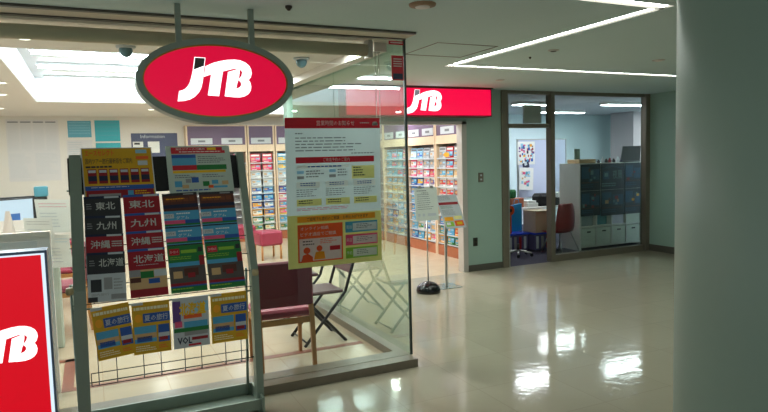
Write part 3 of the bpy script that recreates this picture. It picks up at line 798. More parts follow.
# ------------------------------------------------------------------ chairs
def make_chair(name, loc, label, group):
    """faces +Y (back rest nearest the camera)"""
    t = thing(name, (0, 0, 0), label, 'chair', group)
    W2, D = .225, .46
    part('backrest', MB().bbox(-W2, -.005, .50, W2, .045, .86, .014), maroon, t)
    part('seat', MB().bbox(-W2, .03, .40, W2, D, .47, .022), pinkv, t)
    part('seat_rail', MB().box(-W2 + .01, .01, .355, W2 - .01, .035, .40).box(-W2 + .01, D - .04, .355, W2 - .01, D - .015, .40).box(-W2 + .002, .02, .355, -W2 + .026, D - .02, .40).box(W2 - .026, .02, .355, W2 - .002, D - .02, .40), wood_leg, t)
    for sx in (-1, 1):
        m = MB(); x = sx * (W2 - .014)
        m.add([(x - .016, -.045, 0), (x + .016, -.045, 0), (x + .016, -.015, 0), (x - .016, -.015, 0), (x - .018, -.002, .42), (x + .018, -.002, .42), (x + .018, .036, .42), (x - .018, .036, .42),
               (x - .016, .046, .60), (x + .016, .046, .60), (x + .016, .066, .60), (x - .016, .066, .60)],
              [(0, 3, 2, 1), (0, 1, 5, 4), (1, 2, 6, 5), (2, 3, 7, 6), (3, 0, 4, 7), (4, 5, 9, 8), (5, 6, 10, 9), (6, 7, 11, 10), (7, 4, 8, 11), (8, 9, 10, 11)])
        part('leg', m, wood_leg, t)
        m = MB(); m.add([(x - .013, D - .05, 0), (x + .013, D - .05, 0), (x + .013, D - .024, 0), (x - .013, D - .024, 0), (x - .017, D - .055, .40), (x + .017, D - .055, .40), (x + .017, D - .02, .40), (x - .017, D - .02, .40)],
              [(0, 3, 2, 1), (0, 1, 5, 4), (1, 2, 6, 5), (2, 3, 7, 6), (3, 0, 4, 7), (4, 5, 6, 7)])
        part('leg', m, wood_leg, t)
    t.location = loc
    return t
ch = make_chair('visitor_chair', (0, 0, 0), 'maroon chair with beech legs just inside the window beside the brochure stand', 'maroon visitor chairs')
ch.location = (1.335, 4.69, 0); ch.rotation_euler = (0, 0, math.radians(-3))
for x, y, rz, lb in ((-0.09, 7.05, 90, 'nearest of the maroon chairs lined up at the counter on the left'),
                     (-0.12, 8.3, 90, 'second maroon chair in the line at the left counter'),
                     (-0.16, 9.7, 90, 'third maroon chair in the line at the left counter'),
                     (-0.21, 11.2, 90, 'farthest maroon chair in the line at the left counter')):
    dup(ch, (x, y, 0), math.radians(rz), lb, 'maroon visitor chairs')

def make_stool():
    t = thing('square_stool', (0, 0, 0), 'rose square stool on wooden legs before the back brochure shelves, the nearer of the pair', 'stool', 'rose stools by the back shelves')
    part('seat', MB().bbox(-.20, -.20, .24, .20, .20, .48, .03), pinkv, t)
    for sx in (-1, 1):
        for sy in (-1, 1): part('leg', MB().tube((sx * .165, sy * .165, 0), (sx * .165, sy * .165, .24), .018, 10), wood_leg, t)
    return t
st = make_stool(); st.location = (2.66, 10.3, 0); st.rotation_euler = (0, 0, .12)
dup(st, (2.50, 11.5, 0), .1, 'rose square stool before the back brochure shelves, the farther of the pair', 'rose stools by the back shelves')
def make_folding(loc):
    t = thing('folding_chair', (0, 0, 0), '', 'chair', 'black folding chairs inside the window')
    for y in (0, .40):
        part('back_leg', MB().path([(-.20, y, .0), (.20, y, .46), (.33, y, .86)], .0145, 8), black_m, t)
        yy = y + (.02 if y == 0 else -.02)
        part('front_leg', MB().path([(.20, yy, .0), (-.20, yy, .45)], .0145, 8), black_m, t)
    part('rung', MB().tube((-.175, 0, .03), (-.175, .40, .03), .008, 8), black_m, t)
    part('rung', MB().tube((.18, .02, .03), (.18, .38, .03), .008, 8), black_m, t)
    part('seat', MB().bbox(-.24, .015, .445, .19, .385, .475, .01), seat_brown, t)
    part('backrest', MB().add([(.245, 0, .62), (.245, .4, .62), (.315, .4, .84), (.315, 0, .84), (.268, 0, .615), (.268, .4, .615), (.34, .4, .835), (.34, 0, .835)],
         [(0, 3, 2, 1), (4, 5, 6, 7), (0, 1, 5, 4), (1, 2, 6, 5), (2, 3, 7, 6), (3, 0, 4, 7)]), seat_brown, t)
    t.location = loc
    return t
f1 = make_folding((0, 0, 0)); f1['label'] = 'folding chair with brown seat and black crossed legs, nearer the window'
f1.location = (1.83, 5.17, 0)
dup(f1, (1.90, 6.05, 0), 0, 'second black folding chair standing behind the nearer one', 'black folding chairs inside the window')

# ------------------------------------------------------------------ reception side on the left
t = thing('counter_screen', (-.9, 5.08, 0), 'tall beige screen panel standing at the end of the counter behind the red floor sign', 'partition')
part('frame', MB().box(-1.60, 5.04, 0, -.275 - .05, 5.09, 1.19).box(-.325, 5.035, 0, -.285, 5.10, 1.19), beige_p, t)
part('inset_panel', MB().box(-1.55, 5.032, .1, -.37, 5.04, 1.13), beige_in, t)
t = thing('reception_counter', (-1.0, 8.0, 0), 'long white reception counter running back along the left side', 'counter')
part('body', MB().box(-1.45, 5.11, 0, -.80, 11.2, .70), white_l, t)
part('worktop', MB().bbox(-1.52, 5.11, .70, -.66, 11.25, .74, .006), beige_p, t)
for y in (6.75, 8.05, 9.4):
    part('divider', MB().box(-1.3, y, .74, -.40, y + .03, 1.06), white_l, t)
def monitor(x, y, rz, label):
    t = thing('monitor', (0, 0, 0), label, 'monitor', 'desk monitors')
    part('bezel', MB().bbox(-.24, -.02, .12, .24, .02, .44, .006), black, t)
    scr = part('screen', MB().box(-.225, -.0215, .137, .225, -.02, .425), emis('screen_glow', (205, 222, 240), .8), t)
    part('window_panel', MB().box(-.12, -.0225, .17, .05, -.0217, .26), emis('screen_panel', (70, 120, 190), .6), t)
    part('stand', MB().box(-.03, 0.02, .02, .03, .04, .25).box(-.11, -.06, 0, .11, .10, .015).box(-.03, .02, .014, .03, .04, .1), black, t)
    t.location = (x, y, .74 + .105); t.rotation_euler = (0, 0, math.radians(rz)); return t
single('riser', MB().bbox(-1.15, 8.25, .741, -.55, 9.25, .843, .01), white_l, (-.9, 8.6, .741), 'white riser box under the monitor on the counter', 'box')
monitor(-.84, 8.6, 42, 'monitor with a lit blue and white screen at far left on the counter')
m2 = monitor(-.86, 9.12, 205, 'second monitor seen from behind next to the lit screen')
# paper stands
t = thing('paper_holder', (-.42, 6.0, .74), 'grey wedge-shaped document holder on the counter before the monitor', 'holder')
part('panel', MB().add([(-.72, 5.80, .741), (-.58, 5.85, .741), (-.61, 5.88, 1.30), (-.64, 5.86, 1.30), (-.52, 5.98, .741), (-.66, 6.02, .741)],
     [(0, 1, 2, 3), (1, 4, 2), (4, 5, 3, 2), (5, 0, 3), (0, 5, 4, 1)]), beige_in, t)
for i, (x, y, z, w, h, rz) in enumerate(((-.32, 6.22, 1.07, .27, .30, .05), (-.43, 6.10, .98, .22, .24, -.15), (-.30, 6.14, .76, .2, .30, .05))):
    s = Sheet((x - w / 2, y, z + h), (math.cos(rz), math.sin(rz), -.06), (.06, .1, -1), w, h, .002)
    s.base(white_p).lines(.1, .12, .9, .3, 2, (c_pink, ink_soft, c_lblue)[i], 2, .15, False).lines(.1, .4, .85, .9, 5, c_silver, 2, .3); s.mats = [translucent(m_) for m_ in s.mats]
    tag(s.build('notice_sheet'), ('white sheet with a pink line leaning above the counter', 'smaller white sheet overlapping the monitors', 'white sheet hanging at the counter edge near the chairs')[i], 'paper', 'white sheets at the counter')
single('mint_pedestal', MB().bbox(-.42, 6.28, 0, -.30, 6.5, .86, .01), mat('mint_plastic', (190, 205, 196), .4), (-.36, 6.4, 0), 'narrow pale mint pedestal standing at the end of the counter before the chairs', 'pedestal')
t = thing('pen_stand', (-.40, 6.3, .76), 'dark desk organiser with teal top standing behind the document holder', 'organiser')
part('body', MB().bbox(-.50, 7.0, .74, -.40, 7.1, 1.36, .008), metal_dark, t)
part('cap', MB().bbox(-.51, 6.99, 1.36, -.39, 7.11, 1.46, .008), c_teal2, t)

# back wall boards
BW = BY - .003
def board(name, x0, z1, x1, z0, m, label, cat='notice', fn=None, group=None):
    s = Sheet((x0, BY - .007, z1), X_, (0, 0, -1), x1 - x0, z1 - z0, .007); s.base(m)
    if fn: fn(s)
    return tag(s.build(name), label, cat, group)
pale = mat('pale_sheet', (216, 214, 216), .6, vary=.02)
def table_print(s):
    for u in (.03, .27, .51, .75):
        s.rect(u, .03, u + .2, .05, ink_soft, 2); s.lines(u, .07, u + .20, .5, 24, c_silver, 2, .3, False, int(u * 100))
    s.lines(.03, .55, .45, .95, 20, c_silver, 2, .3, True, 3); s.lines(.52, .55, .95, .9, 16, c_silver, 2, .3, True, 5)
board('price_board', -1.32, 2.52, -.48, 1.40, pale, 'large white board of printed price tables on the back wall at left', 'board', table_print)
board('teal_notice', -.33, 2.50, .07, 2.19, c_teal2, 'soft teal notice on the back wall, left of the brighter one', 'notice', lambda s: s.lines(.06, .1, .94, .9, 5, c_lblue, 2, .12, False), 'teal notices on the back wall')
board('teal_notice', .13, 2.51, .57, 2.11, c_teal, 'bright teal notice on the back wall beside the navy information board', 'notice', lambda s: s.lines(.06, .1, .94, .9, 4, c_teal2, 2, .12, False), 'teal notices on the back wall')
board('teal_notice', .13, 2.08, .57, 1.72, c_teal, 'lower bright teal notice partly hidden behind the brochure stand', 'notice', None, 'teal notices on the back wall')
board('white_notice', -.36, 2.14, .07, 1.72, pale, 'white printed notice under the soft teal one', 'notice', lambda s: s.lines(.06, .08, .9, .9, 8, c_silver, 2, .4))
board('information_board', .76, 2.26, 1.62, 1.3, navy, 'navy board headed Information on the back wall', 'board', lambda s: (s.text('Information', .2, .03, .72, .10, c_silver, 2, True, 2), s.rect(.03, .17, .25, .40, c_white), s.rect(.06, .19, .18, .23, ink, 2), s.rect(.35, .17, .6, .4, c_white)))
# ------------------------------------------------------------------ brochure shelves
ROWS = 10; PITCH = .158
def bay(org, U, N, w, ncol, label, labels_n=1, header_z=(2.0, 2.40)):
    """org: lower left corner on the floor (front plane), U along the shelf, N out of the shelf"""
    O = Vector(org); U = Vector(U); N = Vector(N)
    def B(m, u0, u1, n0, n1, z0, z1, mi=0):
        p = O + U * u0 + N * n0; q = O + U * u1 + N * n1
        m.box(min(p.x, q.x), min(p.y, q.y), z0, max(p.x, q.x), max(p.y, q.y), z1, mi)
    t = thing('brochure_shelf', tuple(O + U * w / 2), label, 'shelf', 'built-in brochure shelves')
    m = MB(); B(m, 0, .03, -.24, .015, 0, 2.40); B(m, w - .03, w, -.24, .015, 0, 2.40); B(m, .03, w - .03, -.01, .012, 1.86, 2.0); B(m, .03, w - .03, -.24, -.01, 2.38, 2.40)
    part('frame', m, wood_cream, t)
    m = MB(); B(m, .03, w - .03, -.24, -.225, 0, 2.38); part('back_panel', m, wall_lilac, t)
    m = MB(); B(m, .03, w - .03, -.012, .006, 2.0, 2.38); part('header_panel', m, purple, t)
    k = labels_n
    for i in range(k):
        lw = .42; c = w * (i + .5) / k
        m = MB(); B(m, c - min(lw, w / k - .12) / 2, c + min(lw, w / k - .12) / 2, .006, .012, 2.02, 2.14)
        lp = part('label_plate', m, c_silver, t)
        m = MB(); B(m, c - .07, c + .07, .0121, .0125, 2.06, 2.10); part('lettering', m, ink_soft, lp)
    m = MB(); B(m, .03, w - .03, -.225, .01, 0, .17); part('plinth', m, wood_brown, t)
    for r in range(ROWS):
        z = .18 + (ROWS - 1 - r) * PITCH + .004
        m = MB(); B(m, .03, w - .03, -.20 + 0, .0, z, z + .008); B(m, .03, w - .03, .0, .004, z, z + .022)
        part('shelf', m, c_silver, t)
    return t
bm = {}
def shelf_brochure(cov, pic, txt):
    key = (cov.name, pic.name)
    if key not in bm:
        s = Sheet((-.103, -.008, .205), (1, 0, 0), (0, -.12, -1), .206, .19, .010)
        s.base(cov); s.rect(.08, .10, .92, .28, txt).rect(.04, .42, .96, .80, pic).rect(.1, .5, .4, .7, c_tan, 2).rect(.55, .46, .9, .62, c_lblue, 2)
        s.lines(.1, .84, .9, .92, 1, txt, 2, .8)
        me = s.build('shelf_brochure', None, (0, 0, .008)); bm[key] = me.data; bpy.data.objects.remove(me)
    return bm[key]
CN = {}
for n_, m_ in (('red', c_red), ('white', c_white), ('silver', c_silver), ('blue', c_blue), ('sky blue', c_sky), ('orange', c_amb), ('green', c_green), ('pink', c_pink), ('tan', c_tan), ('purple', c_purple), ('grey', c_grey), ('teal', c_teal2), ('cream', c_cream), ('light blue', c_lblue), ('dark red', c_dkred), ('yellow', c_yel)): CN[n_] = m_
ordn = ['top', 'second', 'third', 'fourth', 'fifth', 'sixth', 'seventh', 'eighth', 'ninth', 'tenth']
def put(org, U, N, w, ncol, cols, where, colnames, rz):
    O = Vector(org); U = Vector(U); N = Vector(N); cw = (w - .06) / ncol
    for c, column in enumerate(cols):
        for r, nmn in enumerate(column):
            if nmn is None: continue
            a, b = (nmn.split('/') + ['sky blue'])[:2]
            me = shelf_brochure(CN[a], CN[b], c_white if a not in ('white', 'silver', 'cream', 'light blue', 'yellow') else ink_soft)
            o = bpy.data.objects.new('shelf_brochure', me); COL.objects.link(o)
            z = .18 + (ROWS - 1 - r) * PITCH + .0125
            o.location = O + U * (.03 + cw * (c + .5)) + N * (-.055) + Vector((0, 0, z))
            o.rotation_euler = (0, 0, rz)
            o.scale = (min(1.0, (cw - .008) / .206), 1, 1)
            tag(o, '%s brochure, %s row, %s' % (a, ordn[r], colnames[c]), 'brochure', 'brochures on ' + where)
# long wall shelves, bays from the entrance backwards; front plane x = 5.29, face -X
rp = lambda *a: [x for x in a]
bays = [((5.29, 9.10, 0), .76, 3), ((5.29, 10.12, 0), 1.0, 4), ((5.29, 11.14, 0), 1.0, 4), ((5.29, 12.16, 0), 1.0, 4)]
wn = ['nearest the entrance jamb', 'second from the entrance jamb', 'third from the entrance jamb', 'last before the back corner']
for (o_, w, n), k in zip(bays, wn):
    bay(o_, (0, -1, 0), (-1, 0, 0), w, n, 'cream brochure shelf bay on the right-hand shop wall, %s' % k, 2 if w > .8 else 1)
A = [rp('silver/grey', 'silver/grey', 'tan', 'white/red', 'white/red', 'dark red', 'white', 'blue', 'green', 'orange'),
     rp('red', 'red', 'tan', 'white/red', 'white/red', 'dark red', 'blue', 'yellow', 'sky blue', 'green'),
     rp('grey', 'silver/grey', 'cream/tan', 'silver/dark red', 'silver/dark red', 'dark red', 'cream', 'blue', 'orange/red', 'green')]
Bc = [rp('light blue/white', 'pink/white', 'pink/white', 'blue', 'blue', 'sky blue', 'blue', 'sky blue', 'light blue', 'blue'),
      rp('light blue/blue', 'white/pink', 'white/pink', 'blue/yellow', 'blue', 'blue', 'sky blue/green', 'blue', 'white/green', 'sky blue'),
      rp('silver/grey', 'silver/grey', 'pink/white', 'white/pink', 'white/purple', 'silver', 'white/tan', 'sky blue', 'white/blue', 'orange/white'),
      rp('grey/silver', 'silver/grey', 'red/pink', 'white/purple', 'silver', 'tan', 'silver/blue', 'white', 'light blue/tan', 'white/pink')]
Cc = [rp('light blue/teal', 'light blue/teal', 'silver/teal', 'tan', 'cream/tan', 'tan', 'silver/tan', 'sky blue/white', 'cream', 'cream'),
      rp('light blue/pink', 'teal/pink', 'light blue/teal', 'tan', 'cream/yellow', 'cream/tan', 'silver', 'blue/tan', 'cream/tan', 'silver'),
      rp('light blue/teal', 'teal/silver', 'light blue/pink', 'tan', 'cream/tan', 'tan', 'sky blue', 'white/tan', 'silver', 'cream'),
      rp('pink/silver', 'light blue/pink', 'pink/teal', 'silver/teal', 'tan', 'cream/tan', 'sky blue/tan', 'light blue', 'white', 'silver')]
D1 = [rp('teal', 'teal/white', 'teal', 'cream/tan', 'silver', 'tan', 'light blue', 'sky blue', 'silver', 'cream')] * 1
# columns run from the far side of each bay towards the entrance jamb
def put_rw(i, cols, cn):
    (o_, w, n) = bays[i]
    put(o_, (0, -1, 0), (-1, 0, 0), w, n, cols, 'the right-hand shop wall', cn, -math.pi / 2)
put_rw(0, A, ['left column of shelves nearest the entrance jamb', 'middle column of shelves nearest the entrance jamb', 'right column of shelves nearest the entrance jamb'])
four = ['far-left', 'inner left', 'inner right', 'far-right']
put_rw(1, Bc, ['%s column, second bay from entrance jamb' % x for x in four])
put_rw(2, Cc, ['%s column, third bay from entrance jamb' % x for x in four])
# back wall
bb = [((1.75, 12.80, 0), 1.20, 4, 2), ((2.97, 12.80, 0), .56, 2, 1), ((3.55, 12.80, 0), .56, 2, 1), ((4.13, 12.80, 0), .56, 2, 1), ((4.71, 12.80, 0), .56, 2, 1)]
bw = ['wide one behind the brochure stand', 'directly right of the brochure stand', 'partly hidden by the window poster', 'hidden behind the window poster', 'in the corner beside the side wall']
for (o_, w, n, l), k in zip(bb[:3], bw):
    bay(o_, (1, 0, 0), (0, -1, 0), w, n, 'cream brochure shelf bay on the back wall, %s' % k, l)
E1 = [rp('red/pink', 'red/pink', 'white/silver', 'white/silver', 'white/blue', 'blue', 'blue/orange', 'orange/white', 'green/white', 'cream/green'),
      rp('red/pink', 'red/pink', 'white/silver', 'white/silver', 'light blue/blue', 'blue', 'blue/white', 'orange/blue', 'white/green', 'green/cream')]
F1 = [rp('sky blue/yellow', 'sky blue/yellow', 'white/silver', 'white/silver', 'purple/blue', 'pink/white', 'pink', 'yellow/pink', 'light blue', 'white/green')]
G1 = [rp('pink/white', None, None, None, None, None, None, None, None, None)] * 4
put(bb[0][0], (1, 0, 0), (0, -1, 0), bb[0][1], 4, G1, 'the back shop wall', ['%s column, wide bay behind brochure stand' % x for x in four], 0)
put(bb[1][0], (1, 0, 0), (0, -1, 0), bb[1][1], 2, E1, 'the back shop wall', ['left column, back bay just right of brochure stand', 'right column, back bay just right of brochure stand'], 0)
put(bb[2][0], (1, 0, 0), (0, -1, 0), bb[2][1], 2, F1, 'the back shop wall', ['left column, back bay beside window poster'], 0)
# sale tag
single('shelf_tag', MB().lathe([(.07, -.003), (.07, .003)], (0, 0, 0), 20), c_amb, (0, 0, 0), 'small orange oval tag hanging on the shelf bay nearest the entrance', 'tag')
o = bpy.data.objects['shelf_tag']; o.rotation_euler = (0, math.radians(90), 0); o.scale = (.55, 1.3, 1); o.location = (5.262, 8.72, 1.68)
struct('trim_8', MB().box(2.84, 7.40, 0, 2.90, 7.46, 2.09), metal_alu)

# ------------------------------------------------------------------ sign stands at the entrance
t = thing('sign_stand', (3.66, 6.55, 0), 'sign stand on a black dome base holding a white sheet', 'sign stand', 'floor sign stands')
part('dome_base', MB().lathe([(.145, 0), (.148, .03), (.137, .07), (.105, .105), (.055, .128), (.02, .134)], (3.66, 6.55, 0), 36), mat('glossy_black', (12, 12, 14), .18), t)
part('pole', MB().tube((3.66, 6.55, .12), (3.66, 6.55, 1.0), .009, 12), metal_alu, t)
s = Sheet((3.475, 6.515, 1.285), (1, 0, .0), (0, -.1, -1), .31, .40, .004)
s.base(mat('matte_sheet', (214, 220, 214), .5)); s.lines(.1, .08, .75, .13, 1, ink_soft, 2, .5); s.lines(.1, .2, .9, .7, 8, ink_soft, 2, .25); s.text('お知らせ', .3, .14, .6, .18, ink, 2); s.rect(.1, .78, .2, .86, c_silver).rect(.3, .78, .4, .86, c_silver).rect(.52, .78, .9, .86, c_silver)
for x in (3.475,): pass
b = s.build('sign_sheet', t, t.location)
part('clip', MB().box(3.53, 6.508, 1.275, 3.57, 6.528, 1.305).box(3.69, 6.508, 1.275, 3.73, 6.528, 1.305), metal_alu, t)
part('bracket', MB().box(3.64, 6.52, .98, 3.68, 6.56, 1.02), metal_alu, t)
t = thing('sign_stand', (4.02, 6.72, 0), 'silver sign stand with a flat square base holding a tilted colourful flyer', 'sign stand', 'floor sign stands')
part('base_plate', MB().bbox(3.87, 6.57, 0, 4.17, 6.87, .008, .002), mat('pale_steel', (176, 190, 186), .2, .7), t)
part('pole', MB().box(4.005, 6.71, .008, 4.035, 6.73, .80), metal_alu, t)
s = Sheet((3.865, 6.70, 1.17), (1, -.02, -.0), (.16, -.32, -.95), .30, .44, .005)
s.base(c_silver); s.rect(.04, .22, .96, .30, c_dkred); s.lines(.1, .04, .9, .18, 4, ink_soft, 2, .3); s.lines(.08, .33, .9, .42, 3, c_green, 2, .3); s.lines(.08, .45, .92, .62, 5, ink_soft, 2, .3)
s.rect(.08, .66, .5, .78, c_amb).rect(.55, .64, .92, .74, c_pyel).rect(.5, .78, .92, .94, c_org).rect(.08, .80, .45, .94, c_lime).rect(.12, .82, .3, .90, c_white, 2).rect(.6, .82, .85, .9, c_yel, 2)
s.build('flyer_holder', t, t.location)

# wall plates
def plate(x, z, w, h, label, name, holes):
    t = thing(name, (x, FY, z), label, 'switch' if name == 'wall_switch' else 'outlet')
    part('cover_plate', MB().bbox(x - w / 2, FY - .010, z - h / 2, x + w / 2, FY, z + h / 2, .003), metal_bronze if name == 'wall_switch' else metal_dark, t)
    for dz in holes: part('key' if name == 'wall_switch' else 'socket', MB().box(x - .014, FY - .013, z + dz - .012, x + .014, FY - .0101, z + dz + .012), c_silver if name == 'wall_switch' else black, t)
plate(5.04, 1.34, .085, .135, 'brown switch plate on the green wall beside the wide sign', 'wall_switch', (.03, -.03))
plate(4.93, .42, .075, .12, 'dark socket plate low on the green wall', 'wall_outlet', (.025, -.025))

# ------------------------------------------------------------------ office front
mb = MB().box(5.40, FY - .03, 0, 5.50, FY + .08, CEIL)
mb.box(6.29, FY - .03, 0, 6.37, FY + .08, CEIL).box(8.27, FY - .03, 0, RX, FY + .08, CEIL)
mb.box(5.50, FY - .02, CEIL - .05, 8.24, FY + .08, CEIL).box(5.50, FY - .02, 2.04, 6.27, FY + .08, 2.10).box(6.37, FY - .02, 0, 8.24, FY + .08, .10)
struct('trim_9', mb, metal_bronze)
pane('window_5', (6.37, FY + .02, .10, 8.24, FY + .03, CEIL - .05), g_office)
pane('window_6', (5.50, FY + .02, 2.10, 6.27, FY + .03, CEIL - .05), g_office)
mb = MB().box(5.50, FY, 0, 5.545, FY + .05, 2.04); struct('door_1', mb, metal_alu)

single('hanging_panel', MB().box(5.98, 7.62, 2.12, 6.30, 7.66, 2.40), white_l, (6.14, 7.64, 2.12), 'pale rectangular panel behind the glass above the office doorway', 'panel')
# office shelf with storage cubes
t = thing('office_cabinet', (8.14, 8.25, 0), 'white office cabinet with cubby holes behind the office window', 'cabinet')
x0, x1, y0, y1, H = 7.42, 8.86, 8.0, 8.5, 1.47
m = MB().box(x0, y0, 0, x0 + .03, y1, H).box(x1 - .03, y0, 0, x1, y1, H).box(x0 + .03, y0, H - .03, x1 - .03, y1, H).box(x0 + .03, y1 - .02, 0, x1 - .03, y1, H - .03)
for z in (.06, .40, .74): m.box(x0 + .03, y0, z - .02, x1 - .03, y1 - .02, z)
cwid = (x1 - x0 - .06) / 4
for i in range(1, 4): m.box(x0 + .03 + cwid * i - .01, y0, .06, x0 + .03 + cwid * i + .01, y1 - .02, .38); m.box(x0 + .03 + cwid * i - .01, y0, .40, x0 + .03 + cwid * i + .01, y1 - .02, .72)
part('carcass', m, white_l, t)
part('upper_panel', MB().box(x0 + .03, y0 + .005, .74, x1 - .03, y0 + .02, H - .03), white_l, t)
off_box = mat('ivory_storage_box', (216, 220, 208), .5)
for i in range(4):
    a = x0 + .045 + cwid * i; b = a + cwid - .03
    w_ = ['left-hand', 'second', 'third', 'right-hand'][i]
    d = thing('storage_box', ((a + b) / 2, 8.2, .06), '%s ivory storage box in the bottom row of the office cabinet' % w_, 'box', 'storage boxes in the office cabinet')
    part('box_body', MB().bbox(a, 8.01, .061, b, 8.42, .365, .006), off_box, d)
    part('handle', MB().bbox((a + b) / 2 - .04, 7.998, .29, (a + b) / 2 + .04, 8.01, .315, .003), metal_dark, d)
a = x0 + .045 + cwid * 3
d = thing('storage_box', (a + .16, 8.2, .40), 'ivory storage box alone in the upper row at the right of the office cabinet', 'box', 'storage boxes in the office cabinet')
part('box_body', MB().bbox(a, 8.01, .401, a + cwid - .03, 8.42, .705, .006), off_box, d)
part('handle', MB().bbox(a + .12, 7.998, .62, a + .2, 8.01, .645, .003), metal_dark, d)
single('grey_file_box', MB().bbox(x0 + .05, 8.04, .401, x0 + .33, 8.35, .69, .008), mat('grey_box', (150, 160, 162), .5), (x0 + .19, 8.2, .40), 'plain grey box in the upper left hole of the cabinet', 'box')
single('teal_folder', MB().bbox(x0 + cwid + .05, 8.06, .401, x0 + cwid + .08, 8.35, .70, .003), mat('green_folder', (28, 110, 92), .5), (x0 + cwid + .06, 8.2, .40), 'narrow green folder standing in the cabinet', 'folder')
single('blue_folder', MB().bbox(x0 + cwid + .10, 8.08, .401, x0 + cwid + .34, 8.30, .66, .006), mat('aqua_folder', (92, 150, 160), .5), (x0 + cwid + .2, 8.2, .40), 'aqua folder pile in the cabinet beside the green folder', 'folder')
single('white_document', MB().bbox(x0 + 2 * cwid + .05, 8.03, .401, x0 + 2 * cwid + .34, 8.25, .70, .004), mat('violet_white', (206, 200, 216), .5), (x0 + 2 * cwid + .2, 8.2, .40), 'pale lilac documents in the third hole of the cabinet', 'documents')
# dark tourist posters on the cabinet front
pd = mat('poster_midnight', (18, 26, 48), .35); pd2 = mat('poster_blue', (38, 74, 104), .35); pd3 = mat('poster_haze', (120, 150, 150), .4)
px = [(7.43, 7.87), (7.88, 8.42), (8.43, 8.87)]
pl = [['left', 'middle', 'right'], ['top', 'bottom']]
for c, (a, b) in enumerate(px):
    for r, (z1, z0) in enumerate(((1.455, 1.01), (1.005, .58 - .02 * c + (.02 if c == 2 else 0)))):
        s = Sheet((a, 7.992, z1), X_, (0, 0, -1), b - a, z1 - z0, .002); s.base(pd)
        rn = random.Random(c * 5 + r)
        if c == 1 and r == 0:
            for i in range(7): s.rect(.05 + .13 * i, .08 + .03 * abs(3 - i), .15 + .13 * i, .12 + .03 * abs(3 - i), pd2)
            s.text('夜景', .5, .25, .9, .6, pd3, 2, True, 1); s.rect(.1, .3, .35, .6, pd2).rect(.15, .36, .3, .5, pd3, 2); s.lines(.05, .75, .95, .92, 2, pd3, 2, .45)
        else:
            s.rect(.06, .10, .45, .55, pd2).rect(.5, .2, .94, .6, pd2)
            for q in range(6):
                u = rn.uniform(.08, .75); v = rn.uniform(.12, .6); s.rect(u, v, u + rn.uniform(.06, .15), v + rn.uniform(.05, .16), rn.choice([pd3, c_brown, c_tan if r else pd2, c_dkred, c_amb if (c == 2 and r) else pd3]), 2)
            s.rect(.04, .68, .92, .71, c_brown, 2); s.lines(.05, .76, .95, .92, 2, pd2, 2, .5)
        tag(s.build('tourist_poster'), 'dark night-view poster on the cabinet, %s row, %s' % (pl[1][r], pl[0][c]), 'poster', 'dark posters on the office cabinet')
# things on cabinet
t = thing('desktop_rack', (7.66, 8.25, H), 'tan wooden tray with a small pale frame on the cabinet top', 'tray')
part('tray', MB().bbox(7.50, 8.1, H, 7.88, 8.4, H + .07, .01), c_tan, t)
part('small_frame', MB().bbox(7.50, 8.2, H + .07, 7.62, 8.23, H + .25, .01), mat('sage_card', (150, 170, 150), .5), t)
for i, (x, h, m_) in enumerate(((7.98, .05, black), (8.08, .09, c_silver), (8.16, .06, black), (8.24, .07, c_dkred), (8.33, .06, black), (8.43, .09, c_silver), (8.52, .05, c_navy))):
    single('desk_ornament', MB().lathe([(.028, 0), (.03, h * .5), (.016, h * .8), (.018, h), (.006, h * 1.15)], (x, 8.15, H), 14), m_, (x, 8.15, H), 'tiny %s ornament, number %s from the left along the cabinet top' % ({'black_plastic': 'black', 'print_silver': 'silver', 'print_dark_red': 'red', 'print_navy': 'navy'}[m_.name], ['one', 'two', 'three', 'four', 'five', 'six', 'seven'][i]), 'ornament', 'small ornaments on the office cabinet')
t = thing('laptop', (8.72, 8.2, H), 'open black laptop standing on the right end of the cabinet', 'laptop')
part('base', MB().bbox(8.52, 8.04, H, 8.86, 8.26, H + .015, .004), black, t)
mb = MB(); mb.add([(8.60, 8.24, H + .015), (9.06, 8.24, H + .015), (9.20, 8.34, H + .28), (8.76, 8.34, H + .28), (8.60, 8.255, H + .015), (9.06, 8.255, H + .015), (9.20, 8.355, H + .28), (8.76, 8.355, H + .28)], [(0, 1, 2, 3), (7, 6, 5, 4), (0, 4, 5, 1), (1, 5, 6, 2), (2, 6, 7, 3), (3, 7, 4, 0)])
part('lid', mb, black, t)

